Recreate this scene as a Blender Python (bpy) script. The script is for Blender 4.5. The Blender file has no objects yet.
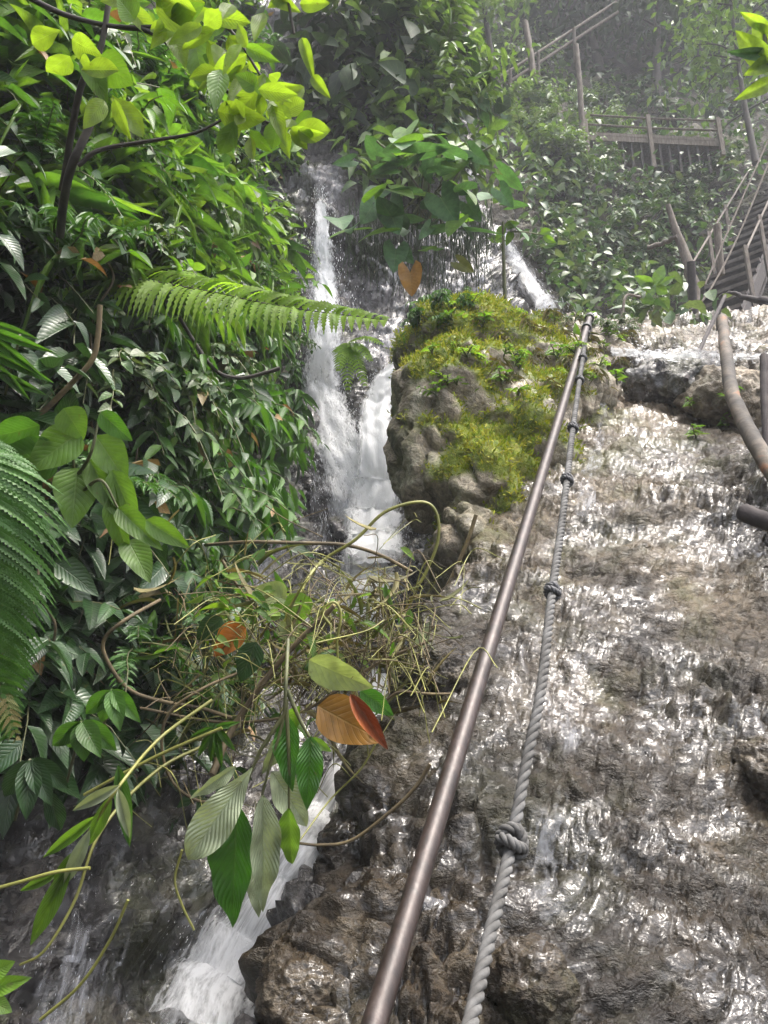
import bpy, math
import numpy as np
from mathutils import Vector, Matrix, Quaternion
from mathutils.bvhtree import BVHTree
R = math.radians
rng = np.random.default_rng(7)
scene = bpy.context.scene
COL = scene.collection

# ------------------------------------------------------------------ camera
PITCH = R(18.0)
FOC = 512 / math.tan(R(32.5))
cam_d = bpy.data.cameras.new('camera'); cam = bpy.data.objects.new('camera', cam_d); COL.objects.link(cam)
cam_d.sensor_fit = 'VERTICAL'; cam_d.sensor_height = 24; cam_d.lens = 12 / math.tan(R(32.5))
cam_d.clip_start = 0.02; cam_d.clip_end = 500
cam.rotation_euler = (R(90) + PITCH, 0, 0)
scene.camera = cam
cP, sP = math.cos(PITCH), math.sin(PITCH)

def ray(px, py):
    a, b = (px - 384) / FOC, (512 - py) / FOC
    return np.array((a, cP - b * sP, sP + b * cP))
def at(px, py, d):
    return ray(px, py) * d
CAMR = np.array((1., 0, 0)); CAMU = np.array((0, -sP, cP)); CAMF = np.array((0, cP, sP))

# ------------------------------------------------------------------ noise
_perm = np.random.default_rng(3).permutation(256); _perm = np.concatenate([_perm, _perm, _perm])
_g = np.random.default_rng(4).normal(size=(256, 3)); _g /= np.linalg.norm(_g, axis=1)[:, None]
def noise(P):
    P = np.asarray(P, float); i = np.floor(P).astype(int); f = P - i; i &= 255
    w = f * f * f * (f * (f * 6 - 15) + 10); out = 0
    for dx in (0, 1):
        for dy in (0, 1):
            for dz in (0, 1):
                h = _perm[_perm[_perm[i[..., 0] + dx] + i[..., 1] + dy] + i[..., 2] + dz]
                g = _g[h]
                v = g[..., 0] * (f[..., 0] - dx) + g[..., 1] * (f[..., 1] - dy) + g[..., 2] * (f[..., 2] - dz)
                out = out + v * (w[..., 0] if dx else 1 - w[..., 0]) * (w[..., 1] if dy else 1 - w[..., 1]) * (w[..., 2] if dz else 1 - w[..., 2])
    return out * 1.5
def fbm(P, o=4, gain=.5):
    s, a = 0, 1.
    for k in range(o):
        s = s + a * noise(P * 2.03 ** k + k * 17.3); a *= gain
    return s
def ridged(P, o=3):
    s, a = 0, 1.
    for k in range(o):
        s = s + a * (1 - 2 * np.abs(noise(P * 2.1 ** k + k * 9.1))); a *= .5
    return s
_wr = np.random.default_rng(5).random((256, 3))
def worley(P):
    P = np.asarray(P, float); i = np.floor(P).astype(int); f = P - i
    d1 = np.full(P.shape[:-1], 9.); d2 = d1.copy()
    for dx in (-1, 0, 1):
        for dy in (-1, 0, 1):
            for dz in (-1, 0, 1):
                j = i + np.array((dx, dy, dz)); j &= 255
                h = _perm[_perm[_perm[j[..., 0]] + j[..., 1]] + j[..., 2]]
                q = _wr[h] + np.array((dx, dy, dz)) - f
                d = np.sqrt((q * q).sum(-1))
                d2 = np.minimum(d2, np.maximum(d1, d)); d1 = np.minimum(d1, d)
    return d1, d2
def sstep(a, b, x):
    t = np.clip((x - a) / (b - a), 0, 1); return t * t * (3 - 2 * t)

# ------------------------------------------------------------------ mesh builder
class MB:
    def __init__(s): s.V = []; s.F = []; s.UV = []; s.n = 0; s.M = []
    def add(s, V, F, UV=None, mi=0):
        V = np.asarray(V, float).reshape(-1, 3); F = np.asarray(F, int)
        s.V.append(V); s.F.append(F + s.n); s.M.append(np.full(len(F), mi))
        s.UV.append(np.zeros((len(V), 2)) if UV is None else np.asarray(UV, float)); s.n += len(V)
    def mesh(s, name, mats, smooth=True, attrs=None):
        V = np.concatenate(s.V); UV = np.concatenate(s.UV)
        me = bpy.data.meshes.new(name)
        me.vertices.add(len(V)); me.vertices.foreach_set('co', V.astype(np.float32).ravel())
        loops = np.concatenate([f.ravel() for f in s.F])
        tot = np.concatenate([np.full(len(f), f.shape[1]) for f in s.F])
        me.loops.add(len(loops)); me.loops.foreach_set('vertex_index', loops.astype(np.int32))
        me.polygons.add(len(tot)); st = np.concatenate([[0], np.cumsum(tot)[:-1]])
        me.polygons.foreach_set('loop_start', st.astype(np.int32))
        me.polygons.foreach_set('material_index', np.concatenate(s.M).astype(np.int32))
        me.polygons.foreach_set('use_smooth', np.full(len(tot), smooth))
        me.update(calc_edges=True)
        uv = me.uv_layers.new(name='UVMap'); uv.data.foreach_set('uv', UV[loops].astype(np.float32).ravel())
        for k, a in (attrs or {}).items():
            at_ = me.attributes.new(k, 'FLOAT', 'POINT'); at_.data.foreach_set('value', np.asarray(a, np.float32).ravel())
        for m in (mats if isinstance(mats, (list, tuple)) else [mats]): me.materials.append(m)
        return me

def link(name, me, parent=None, label=None, cat=None, group=None, kind=None, loc=None):
    o = bpy.data.objects.new(name, me); COL.objects.link(o)
    if parent is not None: o.parent = parent
    if loc is not None: o.location = tuple(loc)
    if label: o['label'] = label
    if cat: o['category'] = cat
    if group: o['group'] = group
    if kind: o['kind'] = kind
    return o
def thing(name, label, cat, loc=(0, 0, 0), group=None):
    return link(name, None, None, label, cat, group, None, loc)
def part(name, mb, mat, parent, off=True, label=None, kind=None, smooth=True):
    """mesh given in world coordinates, stored relative to its thing's base"""
    me = mb.mesh(name, mat, smooth)
    if off:
        o = Vector((0, 0, 0)); q = parent
        while q is not None: o += q.location; q = q.parent
        me.transform(Matrix.Translation(-o))
    return link(name, me, parent, label=label, kind=kind)

def spline(pts, n):
    """Catmull-Rom through pts"""
    P = np.asarray(pts, float); P = np.vstack([2 * P[0] - P[1], P, 2 * P[-1] - P[-2]])
    m = len(P) - 3; t = np.linspace(0, m - 1e-6, n); k = t.astype(int); f = (t - k)[:, None]
    a, b, c, d = P[k], P[k + 1], P[k + 2], P[k + 3]
    return .5 * (2 * b + (c - a) * f + (2 * a - 5 * b + 4 * c - d) * f * f + (3 * b - a - 3 * c + d) * f ** 3)
def frames(P):
    T = np.gradient(P, axis=0); T /= np.linalg.norm(T, axis=1)[:, None] + 1e-12
    n = np.cross(T[0], (0.3, .2, .93)); n /= np.linalg.norm(n); N = [n]
    for k in range(1, len(P)):
        n = N[-1] - T[k] * np.dot(N[-1], T[k]); n /= np.linalg.norm(n) + 1e-12; N.append(n)
    N = np.array(N); return T, N, np.cross(T, N)
def tube(mb, P, r, sides=6, mi=0, cap=True):
    P = np.asarray(P, float); T, N, B = frames(P); n = len(P)
    r = np.broadcast_to(np.asarray(r, float), (n,))
    a = np.linspace(0, 2 * np.pi, sides, endpoint=False)
    ring = (N[:, None] * np.cos(a)[None, :, None] + B[:, None] * np.sin(a)[None, :, None]) * r[:, None, None] + P[:, None]
    i = np.arange(n - 1)[:, None] * sides; j = np.arange(sides)[None]; j2 = (j + 1) % sides
    F = np.stack([i + j, i + j2, i + sides + j2, i + sides + j], -1).reshape(-1, 4)
    L = np.concatenate([[0], np.cumsum(np.linalg.norm(np.diff(P, axis=0), axis=1))])
    uv = np.stack([np.broadcast_to(a / 6.283, (n, sides)), np.broadcast_to(L[:, None], (n, sides))], -1).reshape(-1, 2)
    mb.add(ring.reshape(-1, 3), F, uv, mi)
    if cap:
        for e, k in ((0, 0), (n - 1, 1)):
            c = np.vstack([P[e][None], ring[e]]); q = np.arange(sides)
            tri = np.stack([np.zeros(sides, int), 1 + q, 1 + (q + 1) % sides], -1)
            mb.add(c, tri if k else tri[:, ::-1], None, mi)
def box(mb, c, ax, half, mi=0, jitter=0):
    """box: centre, three axis vectors, half sizes"""
    ax = [np.asarray(a, float) / np.linalg.norm(a) for a in ax]
    V = [np.asarray(c, float) + sx * half[0] * ax[0] + sy * half[1] * ax[1] + sz * half[2] * ax[2]
         for sx in (-1, 1) for sy in (-1, 1) for sz in (-1, 1)]
    if jitter: V = [v + rng.normal(0, jitter, 3) for v in V]
    mb.add(V, [(0, 1, 3, 2), (4, 6, 7, 5), (0, 4, 5, 1), (2, 3, 7, 6), (0, 2, 6, 4), (1, 5, 7, 3)], None, mi)
def beam(mb, a, b, w, h, up=(0, 0, 1), mi=0):
    a, b = np.asarray(a, float), np.asarray(b, float); d = b - a
    s = np.cross(d, up); s /= np.linalg.norm(s); u = np.cross(s, d)
    box(mb, (a + b) / 2, (d, s, u), (np.linalg.norm(d) / 2, w / 2, h / 2), mi)
def grid_mesh(P, UV=None):
    n, m = P.shape[:2]; i = np.arange(n - 1)[:, None] * m; j = np.arange(m - 1)[None]
    F = np.stack([i + j, i + j + 1, i + m + j + 1, i + m + j], -1).reshape(-1, 4)
    if UV is None:
        UV = np.stack(np.meshgrid(np.linspace(0, 1, n), np.linspace(0, 1, m), indexing='ij'), -1)
    return P.reshape(-1, 3), F, UV.reshape(-1, 2)
def grid_normals(P):
    n = np.cross(np.gradient(P, axis=0), np.gradient(P, axis=1)); return n / (np.linalg.norm(n, axis=-1, keepdims=True) + 1e-12)

# ------------------------------------------------------------------ materials
class NT:
    def __init__(s, name):
        s.mat = bpy.data.materials.new(name); s.mat.use_nodes = True; s.t = s.mat.node_tree; s.t.nodes.clear()
        s.out = s.t.nodes.new('ShaderNodeOutputMaterial')
    def n(s, typ, props=None, **inp):
        nd = s.t.nodes.new('ShaderNode' + typ)
        for k, v in (props or {}).items(): setattr(nd, k, v)
        for k, v in inp.items(): s.set(nd, k, v)
        return nd
    def set(s, nd, k, v):
        k = k.replace('_', ' ') if isinstance(k, str) and not k.startswith('i') else (int(k[1:]) if isinstance(k, str) else k)
        if isinstance(v, bpy.types.NodeSocket): s.t.links.new(v, nd.inputs[k])
        else:
            if isinstance(v, tuple) and len(v) == 3 and nd.inputs[k].type == 'RGBA': v = v + (1,)
            nd.inputs[k].default_value = v
    def math(s, op, a, b=0., c=0., clamp=False):
        nd = s.n('Math', dict(operation=op, use_clamp=clamp)); s.set(nd, 'i0', a); s.set(nd, 'i1', b); s.set(nd, 'i2', c); return nd.outputs[0]
    def ramp(s, fac, stops, interp='LINEAR'):
        nd = s.n('ValToRGB'); cr = nd.color_ramp; cr.interpolation = interp
        while len(cr.elements) < len(stops): cr.elements.new(.5)
        for e, (p, c) in zip(cr.elements, stops):
            e.position = p; e.color = (c + (1,)) if isinstance(c, tuple) else (c, c, c, 1)
        s.set(nd, 'i0', fac); return nd.outputs[0]
    def mix(s, fac, a, b, mode='MIX'):
        nd = s.n('Mix', dict(data_type='RGBA', blend_type=mode)); s.set(nd, 'i0', fac); s.set(nd, 'i6', a); s.set(nd, 'i7', b); return nd.outputs[2]
    def noise(s, vec, scale, detail=4, rough=.55, dist=0.):
        return s.n('TexNoise', Vector=vec, Scale=scale, Detail=detail, Roughness=rough, Distortion=dist).outputs[0]
    def pos(s, scale=(1, 1, 1)):
        g = s.n('NewGeometry').outputs['Position']
        return s.n('Mapping', None, Vector=g, Scale=scale).outputs[0]
    def bump(s, h, dist, strength=1., normal=None):
        nd = s.n('Bump', Height=h, Distance=dist, Strength=strength)
        if normal is not None: s.set(nd, 'Normal', normal)
        return nd.outputs[0]
    def done(s, shader): s.t.links.new(shader, s.out.inputs[0]); return s.mat

def rock_mat(name, stops, wet=(.1, .4), film=.5, bump=.02, stretch=(1, 1, 1), moss=False, lime=False, fine=45., ior=1.6):
    t = NT(name); p = t.pos(); ps = t.pos(stretch)
    big = t.noise(p, 1.7, 6, .62, .4); mid = t.noise(ps, 7., 6, .65, .6); sm = t.noise(ps, fine, 5, .65)
    f = t.math('ADD', t.math('MULTIPLY', big, .5), t.math('MULTIPLY', mid, .5))
    col = t.ramp(f, stops)
    speck = t.ramp(sm, [(.3, .35), (.5, 1.), (.72, 1.7)])
    col = t.mix(.8, col, speck, 'MULTIPLY'); patch = t.ramp(t.noise(p, .95, 5, .6, .5), [(.36, (.3, .26, .2)), (.5, (.8, .78, .72)), (.62, (1.5, 1.5, 1.5))]); col = t.mix(1., col, patch, 'MULTIPLY')
    pale = t.ramp(t.noise(ps, 3.1, 5, .6, .8), [(.56, 0.), (.68, 1.)])
    col = t.mix(t.math('MULTIPLY', pale, .55), col, (.15, .128, .093))
    alg = t.ramp(t.noise(p, 2.3, 6, .68), [(.5, 0.), (.64, 1.)])
    col = t.mix(t.math('MULTIPLY', alg, .75), col, (.042, .044, .012))
    if lime:
        col = t.mix(1., col, t.ramp(t.n('Attribute', dict(attribute_name='lime')).outputs['Fac'], [(0., (.5, .44, .33)), (1., (1.9, 1.85, 1.75))]), 'MULTIPLY')
    if moss:
        a = t.n('Attribute', dict(attribute_name='moss')).outputs['Fac']
        mc = t.ramp(t.noise(p, 14, 4), [(.3, (.05, .075, .008)), (.55, (.13, .16, .015)), (.75, (.2, .19, .04))])
        col = t.mix(a, col, mc)
    w = t.noise(ps, 4.5, 5, .6, .5)
    rough = t.ramp(w, [(.35, wet[0]), (.65, wet[1])])
    if moss: rough = t.math('MAXIMUM', rough, a)
    h = t.math('ADD', t.math('MULTIPLY', mid, .5), t.math('MULTIPLY', sm, .22))
    h = t.math('ADD', h, t.math('MULTIPLY', t.noise(ps, fine * 3.2, 3, .6), .07))
    v = t.n('TexVoronoi', dict(feature='F1'), Vector=ps, Scale=16.).outputs[0]
    h = t.math('SUBTRACT', h, t.math('MULTIPLY', v, .25))
    b = t.bump(h, bump * 6, .75)
    fb = t.math('ADD', t.noise(ps, 15, 3, .5, .6), t.math('MULTIPLY', t.noise(ps, 9, 3), .8))
    bc = t.bump(fb, .035, .6)
    bs = t.n('BsdfPrincipled', Base_Color=col, Roughness=rough, IOR=ior, Normal=b)
    filmf = t.ramp(t.noise(ps, 2.6, 4, .6, .6), [(.47, 0.), (.57, 1.)])
    t.set(bs, 'Coat Weight', t.math('MULTIPLY', filmf, film)); t.set(bs, 'Coat Roughness', .1); t.set(bs, 'Coat IOR', 1.6)
    t.set(bs, 'Coat Normal', bc)
    return t.done(bs.outputs[0])

def leaf_mat(name, cols, trans=.35, rough=.38, veins=11, under=None, spec=.5, tcol=None, bump=.0014):
    t = NT(name)
    rnd = t.n('NewGeometry').outputs['Random Per Island']; back = t.n('NewGeometry').outputs['Backfacing']
    k = len(cols); col = t.ramp(rnd, [(i / max(1, k - 1), c) for i, c in enumerate(cols)])
    nz = t.noise(t.pos(), 9., 3); col = t.mix(1., col, t.ramp(nz, [(.3, .7), (.7, 1.25)]), 'MULTIPLY')
    blot = t.ramp(t.noise(t.pos(), 42., 3, .6), [(.66, 0.), (.74, .55)]); col = t.mix(blot, col, (.09, .075, .02)); col = t.mix(.6, col, t.ramp(t.noise(t.pos(), 26., 4), [(.3, .6), (.7, 1.35)]), 'MULTIPLY')
    uv = t.n('TexCoord').outputs['UV']; s = t.n('SeparateXYZ', Vector=uv)
    au = t.math('ABSOLUTE', t.math('SUBTRACT', s.outputs[0], .5))
    ph = t.math('FRACT', t.math('SUBTRACT', t.math('MULTIPLY', s.outputs[1], float(veins)), t.math('MULTIPLY', au, veins * .55)))
    tri = t.math('ABSOLUTE', t.math('SUBTRACT', ph, .5))
    vl = t.math('SUBTRACT', 1., t.math('DIVIDE', tri, .09), clamp=True)
    mr = t.math('SUBTRACT', 1., t.math('DIVIDE', au, .035), clamp=True)
    vm = t.math('MAXIMUM', t.math('MULTIPLY', vl, .6), mr)
    col = t.mix(t.math('MULTIPLY', vm, .22), col, t.mix(.5, col, (.28, .34, .14)))
    if under: col = t.mix(t.math('MULTIPLY', back, .85), col, t.mix(.25, under, col))
    h = t.math('SUBTRACT', t.math('MULTIPLY', tri, 1.2), vm)
    bn = t.bump(h, bump, .6)
    bs = t.n('BsdfPrincipled', Base_Color=col, Roughness=rough, Normal=bn); t.set(bs, 'Specular IOR Level', spec)
    tc = t.mix(1., col, tcol or (1.4, 1.45, .7), 'MULTIPLY')
    tr = t.n('BsdfTranslucent', Color=tc, Normal=bn)
    m = t.n('MixShader'); t.set(m, 'i0', trans); t.set(m, 'i1', bs.outputs[0]); t.set(m, 'i2', tr.outputs[0])
    return t.done(m.outputs[0])
def simple_mat(name, stops, scale=8., rough=.7, bump=.003, stretch=(1, 1, 1), metal=0., spec=.5, coat=0.):
    t = NT(name); p = t.n('Mapping', None, Vector=t.n('TexCoord').outputs['Object'], Scale=stretch).outputs[0]
    nz = t.noise(p, scale, 6, .65, .3); col = t.ramp(nz, stops); fine = t.noise(p, scale * 6, 4)
    col = t.mix(.5, col, t.ramp(fine, [(.3, .6), (.7, 1.3)]), 'MULTIPLY')
    bs = t.n('BsdfPrincipled', Base_Color=col, Metallic=metal, Roughness=t.math('ADD', rough - .12, t.math('MULTIPLY', fine, .25)), Normal=t.bump(t.math('ADD', nz, t.math('MULTIPLY', fine, .3)), bump, .8))
    t.set(bs, 'Specular IOR Level', spec); t.set(bs, 'Coat Weight', coat)
    return t.done(bs.outputs[0])
def foam_mat(name, along=6., across=26., lo=.4, hi=.62, tint=(.96, .968, .975), bd=.035):
    """falling water: white strands, clear between them. UV: x = metres across, y = metres along; attribute 'dens'"""
    t = NT(name); uv = t.n('TexCoord').outputs['UV']
    m = t.n('Mapping', None, Vector=uv, Scale=(across, along, 1)).outputs[0]
    n1 = t.noise(m, 1., 5, .62, .5)
    n2 = t.noise(t.n('Mapping', None, Vector=uv, Scale=(across * 2.6, along * 3.2, 1)).outputs[0], 1., 4, .65)
    n3 = t.noise(t.n('Mapping', None, Vector=uv, Scale=(across * .35, along * .5, 1)).outputs[0], 1., 3, .5)
    d = t.n('Attribute', dict(attribute_name='dens')).outputs['Fac']
    v = t.math('ADD', t.math('MULTIPLY', n1, .5), t.math('ADD', t.math('MULTIPLY', n2, .28), t.math('MULTIPLY', n3, .3)))
    v = t.math('ADD', v, t.math('SUBTRACT', t.math('MULTIPLY', d, .62), .45))
    a = t.ramp(v, [(lo, 0.), (hi, 1.)])
    bs = t.n('BsdfPrincipled', Base_Color=tint, Roughness=.3, Normal=t.bump(v, bd, .9)); t.set(bs, 'Specular IOR Level', .4)
    tr = t.n('BsdfTranslucent', Color=tint); mx = t.n('MixShader'); t.set(mx, 'i0', .6); t.set(mx, 'i1', bs.outputs[0]); t.set(mx, 'i2', tr.outputs[0])
    tp = t.n('BsdfTransparent'); m2 = t.n('MixShader'); t.set(m2, 'i0', a); t.set(m2, 'i1', tp.outputs[0]); t.set(m2, 'i2', mx.outputs[0])
    return t.done(m2.outputs[0])
# ------------------------------------------------------------------ light, air, view
SUN_EL, SUN_AZ = R(70), R(112)          # azimuth from +Y towards +X
w = bpy.data.worlds.new('World'); scene.world = w; w.use_nodes = True
wn = w.node_tree; bg = wn.nodes['Background']
sky = wn.nodes.new('ShaderNodeTexSky'); sky.sky_type = 'NISHITA'; sky.sun_disc = False
sky.sun_elevation = SUN_EL; sky.sun_rotation = SUN_AZ; sky.air_density = 1.; sky.dust_density = 6.; sky.ozone_density = .6
hs = wn.nodes.new('ShaderNodeHueSaturation'); hs.inputs['Saturation'].default_value = .55; wn.links.new(sky.outputs[0], hs.inputs['Color']); wn.links.new(hs.outputs[0], bg.inputs[0]); bg.inputs[1].default_value = .15
sd = bpy.data.lights.new('sun', 'SUN'); sun = bpy.data.objects.new('sun', sd); COL.objects.link(sun)
sd.energy = .7; sd.angle = R(12); sd.color = (1., .96, .88)
sdir = Vector((math.sin(SUN_AZ) * math.cos(SUN_EL), math.cos(SUN_AZ) * math.cos(SUN_EL), math.sin(SUN_EL)))
sun.rotation_euler = (-sdir).to_track_quat('-Z', 'Y').to_euler(); sun.location = tuple(sdir * 60)
vs = scene.view_settings; vs.view_transform = 'Standard'; vs.look = 'None'; vs.gamma = 1; vs.exposure = 2.3; vs.use_curve_mapping = False
cy = scene.cycles; cy.use_denoising = True; cy.max_bounces = 8; cy.diffuse_bounces = 3; cy.glossy_bounces = 3; cy.transmission_bounces = 4
cy.transparent_max_bounces = 12; cy.volume_bounces = 1; cy.sample_clamp_indirect = 4; cy.caustics_reflective = False; cy.caustics_refractive = False
try: cy.denoiser = 'OPENIMAGEDENOISE'; cy.denoising_prefilter = 'ACCURATE'
except Exception: pass

# ------------------------------------------------------------------ terrain
M_SLOPE = rock_mat('wet_limestone', [(.32, (.010, .007, .0035)), (.44, (.026, .018, .009)), (.54, (.05, .039, .025)), (.66, (.115, .1, .08))], wet=(.22, .55), film=.7, stretch=(1, 1, 1.5), ior=1.45, lime=True)
M_CLIFF = rock_mat('dark_wet_cliff', [(.3, (.02, .019, .02)), (.5, (.055, .05, .055)), (.68, (.12, .11, .12))], wet=(.1, .35), film=.8, stretch=(1, 1, .45))
M_BED = rock_mat('stream_rock', [(.3, (.007, .006, .0065)), (.5, (.018, .015, .015)), (.68, (.05, .045, .046))], wet=(.12, .4), film=.7)
M_BOULD = rock_mat('mossy_limestone', [(.3, (.07, .055, .036)), (.45, (.15, .12, .085)), (.56, (.25, .215, .16)), (.7, (.36, .33, .27))], wet=(.4, .7), film=.15, moss=True, ior=1.45)
M_SOIL = rock_mat('dark_soil', [(.3, (.012, .012, .008)), (.5, (.028, .024, .015)), (.7, (.06, .048, .03))], wet=(.6, .9), film=0., ior=1.4)
M_HILL = rock_mat('hill_soil', [(.3, (.008, .008, .006)), (.5, (.02, .017, .012)), (.7, (.045, .036, .026))], wet=(.7, .95), film=0., ior=1.4)

def rock_noise(P, amp=1., low=1.):
    q = P * np.array((1, 1, 1.25))
    wq = q + .35 * np.stack([fbm(q * 1.3 + 5, 2), fbm(q * 1.3 + 31, 2), fbm(q * 1.3 + 77, 2)], -1)
    d = low * (.1 * fbm(wq * .9, 3) + .065 * ridged(wq * 2.1, 3))
    f1, f2 = worley(wq * 4.2 + 3); d = d + .055 * (.55 - f1) * (1 + fbm(q * 1.1 + 9, 2))
    f1, f2 = worley(wq * 11.); d = d + .03 * (.5 - f1) - .035 * np.exp(-((f2 - f1) / .08) ** 2)
    led = np.sin((P[..., 2] + .4 * fbm(P * .8, 3)) * 11.) ; d = d + .02 * np.sign(led) * np.abs(led) ** .5
    mm = .6 + .9 * sstep(-.25, .45, fbm(q * .75 + 50, 3))
    d = low * 0 + d * mm + (1 - mm) * low * (.1 * fbm(wq * .9, 3)); d = d + mm * .014 * fbm(q * 19, 3) + .005 * ridged(q * 48, 2)
    return d * amp

PROF_Y = np.array([-6, -1, .9, 1.9, 3.5, 5.2, 6.8, 7.6, 9, 11, 13, 20]); PROF_Z = np.array([-1.9, -1.62, -1.5, -.6, .92, 2.62, 3.86, 4.36, 5.28, 6.45, 7.4, 12.])
def zrock(y): return np.interp(y, PROF_Y, PROF_Z)
def xleft(y): return np.interp(y, [-6, 1.2, 1.9, 2.25, 2.75, 3, 3.5, 4.2, 5.5, 6.5, 8, 11], [-.4, -.25, -.06, .05, .22, .36, .64, .92, 1.02, 1.0, 1.2, 1.6])
# rock_slope
nv, nu = 560, 470
vy = np.concatenate([np.linspace(-2.5, 1.2, 50, endpoint=False), 1.2 * (9.5) ** np.linspace(0, 1, nv - 50)])
au = np.concatenate([np.linspace(-1.3, 0, 90, endpoint=False), np.linspace(0, 1, nu - 90) ** 1.15])
Y = vy[:, None] * np.ones(nu)[None]; A = au[None] * np.ones(nv)[:, None]
wid = .9 + .62 * np.maximum(Y, 0) + .6
dist = np.where(A > 0, A * wid, A)
rc = .32; th = np.clip(-dist / rc, 0, R(80)); down = np.maximum(-dist - rc * R(80), 0)
X = xleft(Y) + np.where(dist > 0, dist, -rc * np.sin(th) - down * math.cos(R(80)))
Z = zrock(Y) + .09 * np.sin(Y * 2.1) - np.where(dist > 0, 0, rc * (1 - np.cos(th)) + down * math.sin(R(80)))
Z = Z + np.maximum(dist, 0) * np.interp(Y, [0, 4, 8, 11], [.06, .03, .0, .05])
P = np.stack([X, Y, Z], -1); N = -grid_normals(P); N *= np.sign(N[..., 2:3].mean())
P = P + N * rock_noise(P, np.interp(Y, [0, 1.5, 4, 7, 11], [.8, .85, 1.1, 1.25, 1.3]), np.interp(Y, [0, 1.5, 4, 7, 11], [.4, .45, .75, 1, 1]))[..., None]
SLOPE = P
mb = MB(); mb.add(*grid_mesh(P)); PALE_HIGH = sstep(-.35, .35, .55 * fbm(P * .9 + 61, 3) + .5 * (P[..., 1] - 3.2)) * .9  # base colour factor: darker low on the slope, paler higher up, broken by noise
me = mb.mesh('rock_slope', M_SLOPE, attrs=dict(lime=PALE_HIGH)); link('rock_slope', me, kind='structure')
TERR = [(mb.V[0], mb.F[0])]

# stream bed and left bank, swept along the gully
GY = np.array([-3, 0, 1.6, 2.4, 3.2, 4, 5.2, 6.3, 7.6]); GX = np.array([-1.2, -1., -.75, -.6, -.4, -.22, -.12, -.05, -.05]); GZ = np.array([-1.9, -1.7, -1.3, -.8, -.35, .0, .65, 1.25, 1.9])
CS = np.array([(.95, .42), (.6, .34), (.32, .2), (.14, .04), (0, 0), (-.15, .04), (-.3, .24), (-.5, .55), (-.68, 1.1), (-.9, 2), (-1.25, 3.2), (-1.9, 5), (-2.8, 7.5), (-4.2, 11), (-7, 15)])
nb, nc = 330, 420
by = np.concatenate([np.linspace(-3, 1, 50, endpoint=False), np.linspace(1, 7.6, nb - 50)])
cs = spline(CS, 900); L = np.concatenate([[0], np.cumsum(np.linalg.norm(np.diff(cs, axis=0), axis=1))])
tt = np.linspace(0, 1, nc) ** 1.5 * L[-1]; cs = np.stack([np.interp(tt, L, cs[:, 0]), np.interp(tt, L, cs[:, 1])], -1)
Y = by[:, None] * np.ones(nc); k = 1 - .38 * sstep(4, 6.8, Y)
gz = np.interp(Y, GY, GZ)
X = np.interp(Y, GY, GX) + cs[None, :, 0] * k - .42 * sstep(4.2, 6.3, Y) * np.clip(-cs[None, :, 0] / .3, 0, 1); Z = gz + cs[None, :, 1]
P = np.stack([X, Y, Z], -1); N = grid_normals(P); N *= np.sign(N[:, -60, 0].mean())
P = P + N * (rock_noise(P + 20) * 1.1 + .18 * fbm(P * .7, 3) * sstep(.8, 3, Z - gz))[..., None]
V, F, UV = grid_mesh(P); mb = MB(); mb.add(V, F, UV)
fi = (np.arange(nb - 1)[:, None] * 0 + np.arange(nc - 1)[None]).ravel(); mb.M[0] = (cs[fi, 1] > 1.25).astype(int) * (cs[fi, 0] < 0)
link('stream_bed', mb.mesh('stream_bed', [M_BED, M_SOIL]), kind='structure'); TERR.append((V, F))

# cliff behind the falls, running right into the far hillside
CP = spline([(-4.5, 6.2), (-2.4, 6.9), (-1.2, 7.2), (-.3, 7.25), (.5, 7.35), (1.05, 7.75), (1.35, 8.6), (1.75, 9.7), (2.9, 10.9), (5, 11.8), (8, 12.2), (13, 12), (20, 10)], 460)
hh = np.concatenate([np.linspace(0, 9, 260, endpoint=False), np.linspace(9, 29, 100)])
sx = CP[:, 0]; hill = sstep(1.0, 3.2, sx)
T = np.gradient(CP, axis=0); T /= np.linalg.norm(T, axis=1)[:, None]
inw = np.stack([-T[:, 1], T[:, 0]], -1); inw[:, 1] = np.abs(inw[:, 1]); inw = inw * (1 - hill)[:, None] * .6 + np.array((0, 1.))[None] * (hill + .4 * (1 - hill))[:, None]
inw /= np.linalg.norm(inw, axis=1)[:, None]
lean1 = .11 + .38 * hill; lean2 = .62 - .08 * hill; H1 = (9.5 - 3 * sstep(-.3, .3, sx)) * (1 - hill) + 2 * hill
off = lean1[:, None] * np.minimum(hh, 99)[None] * 1. + (lean2 - lean1)[:, None] * np.maximum(hh[None] - H1[:, None], 0)
base = np.interp(sx, [-4, 0, 1.2, 2, 4, 8, 20], [.6, .6, 1.8, 4.5, 5.6, 5.9, 6.5])
P = np.stack([CP[:, 0:1] + inw[:, 0:1] * off, CP[:, 1:2] + inw[:, 1:2] * off, base[:, None] + hh[None] + 0 * off], -1)
N = grid_normals(P); N *= np.sign(-N[100, 50, 1])
dz = rock_noise(P * .8 + 40) * 1.5 + .35 * fbm(P * np.array((.8, .8, .35)), 3) + (.6 * fbm(P * .35, 3)) * hill[:, None]
P = P + N * dz[..., None]
V, F, UV = grid_mesh(P); mb = MB(); mb.add(V, F, UV)
si = np.repeat(np.arange(len(CP) - 1), len(hh) - 1); hi_ = np.tile(np.arange(len(hh) - 1), len(CP) - 1)
mb.M[0] = ((hill[si] > .45) | (hh[hi_] > 8.3 + 4 * sstep(.2, -.3, sx[si]))).astype(int)
link('cliff', mb.mesh('cliff', [M_CLIFF, M_HILL]), kind='structure'); TERR.append((V, F))

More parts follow.
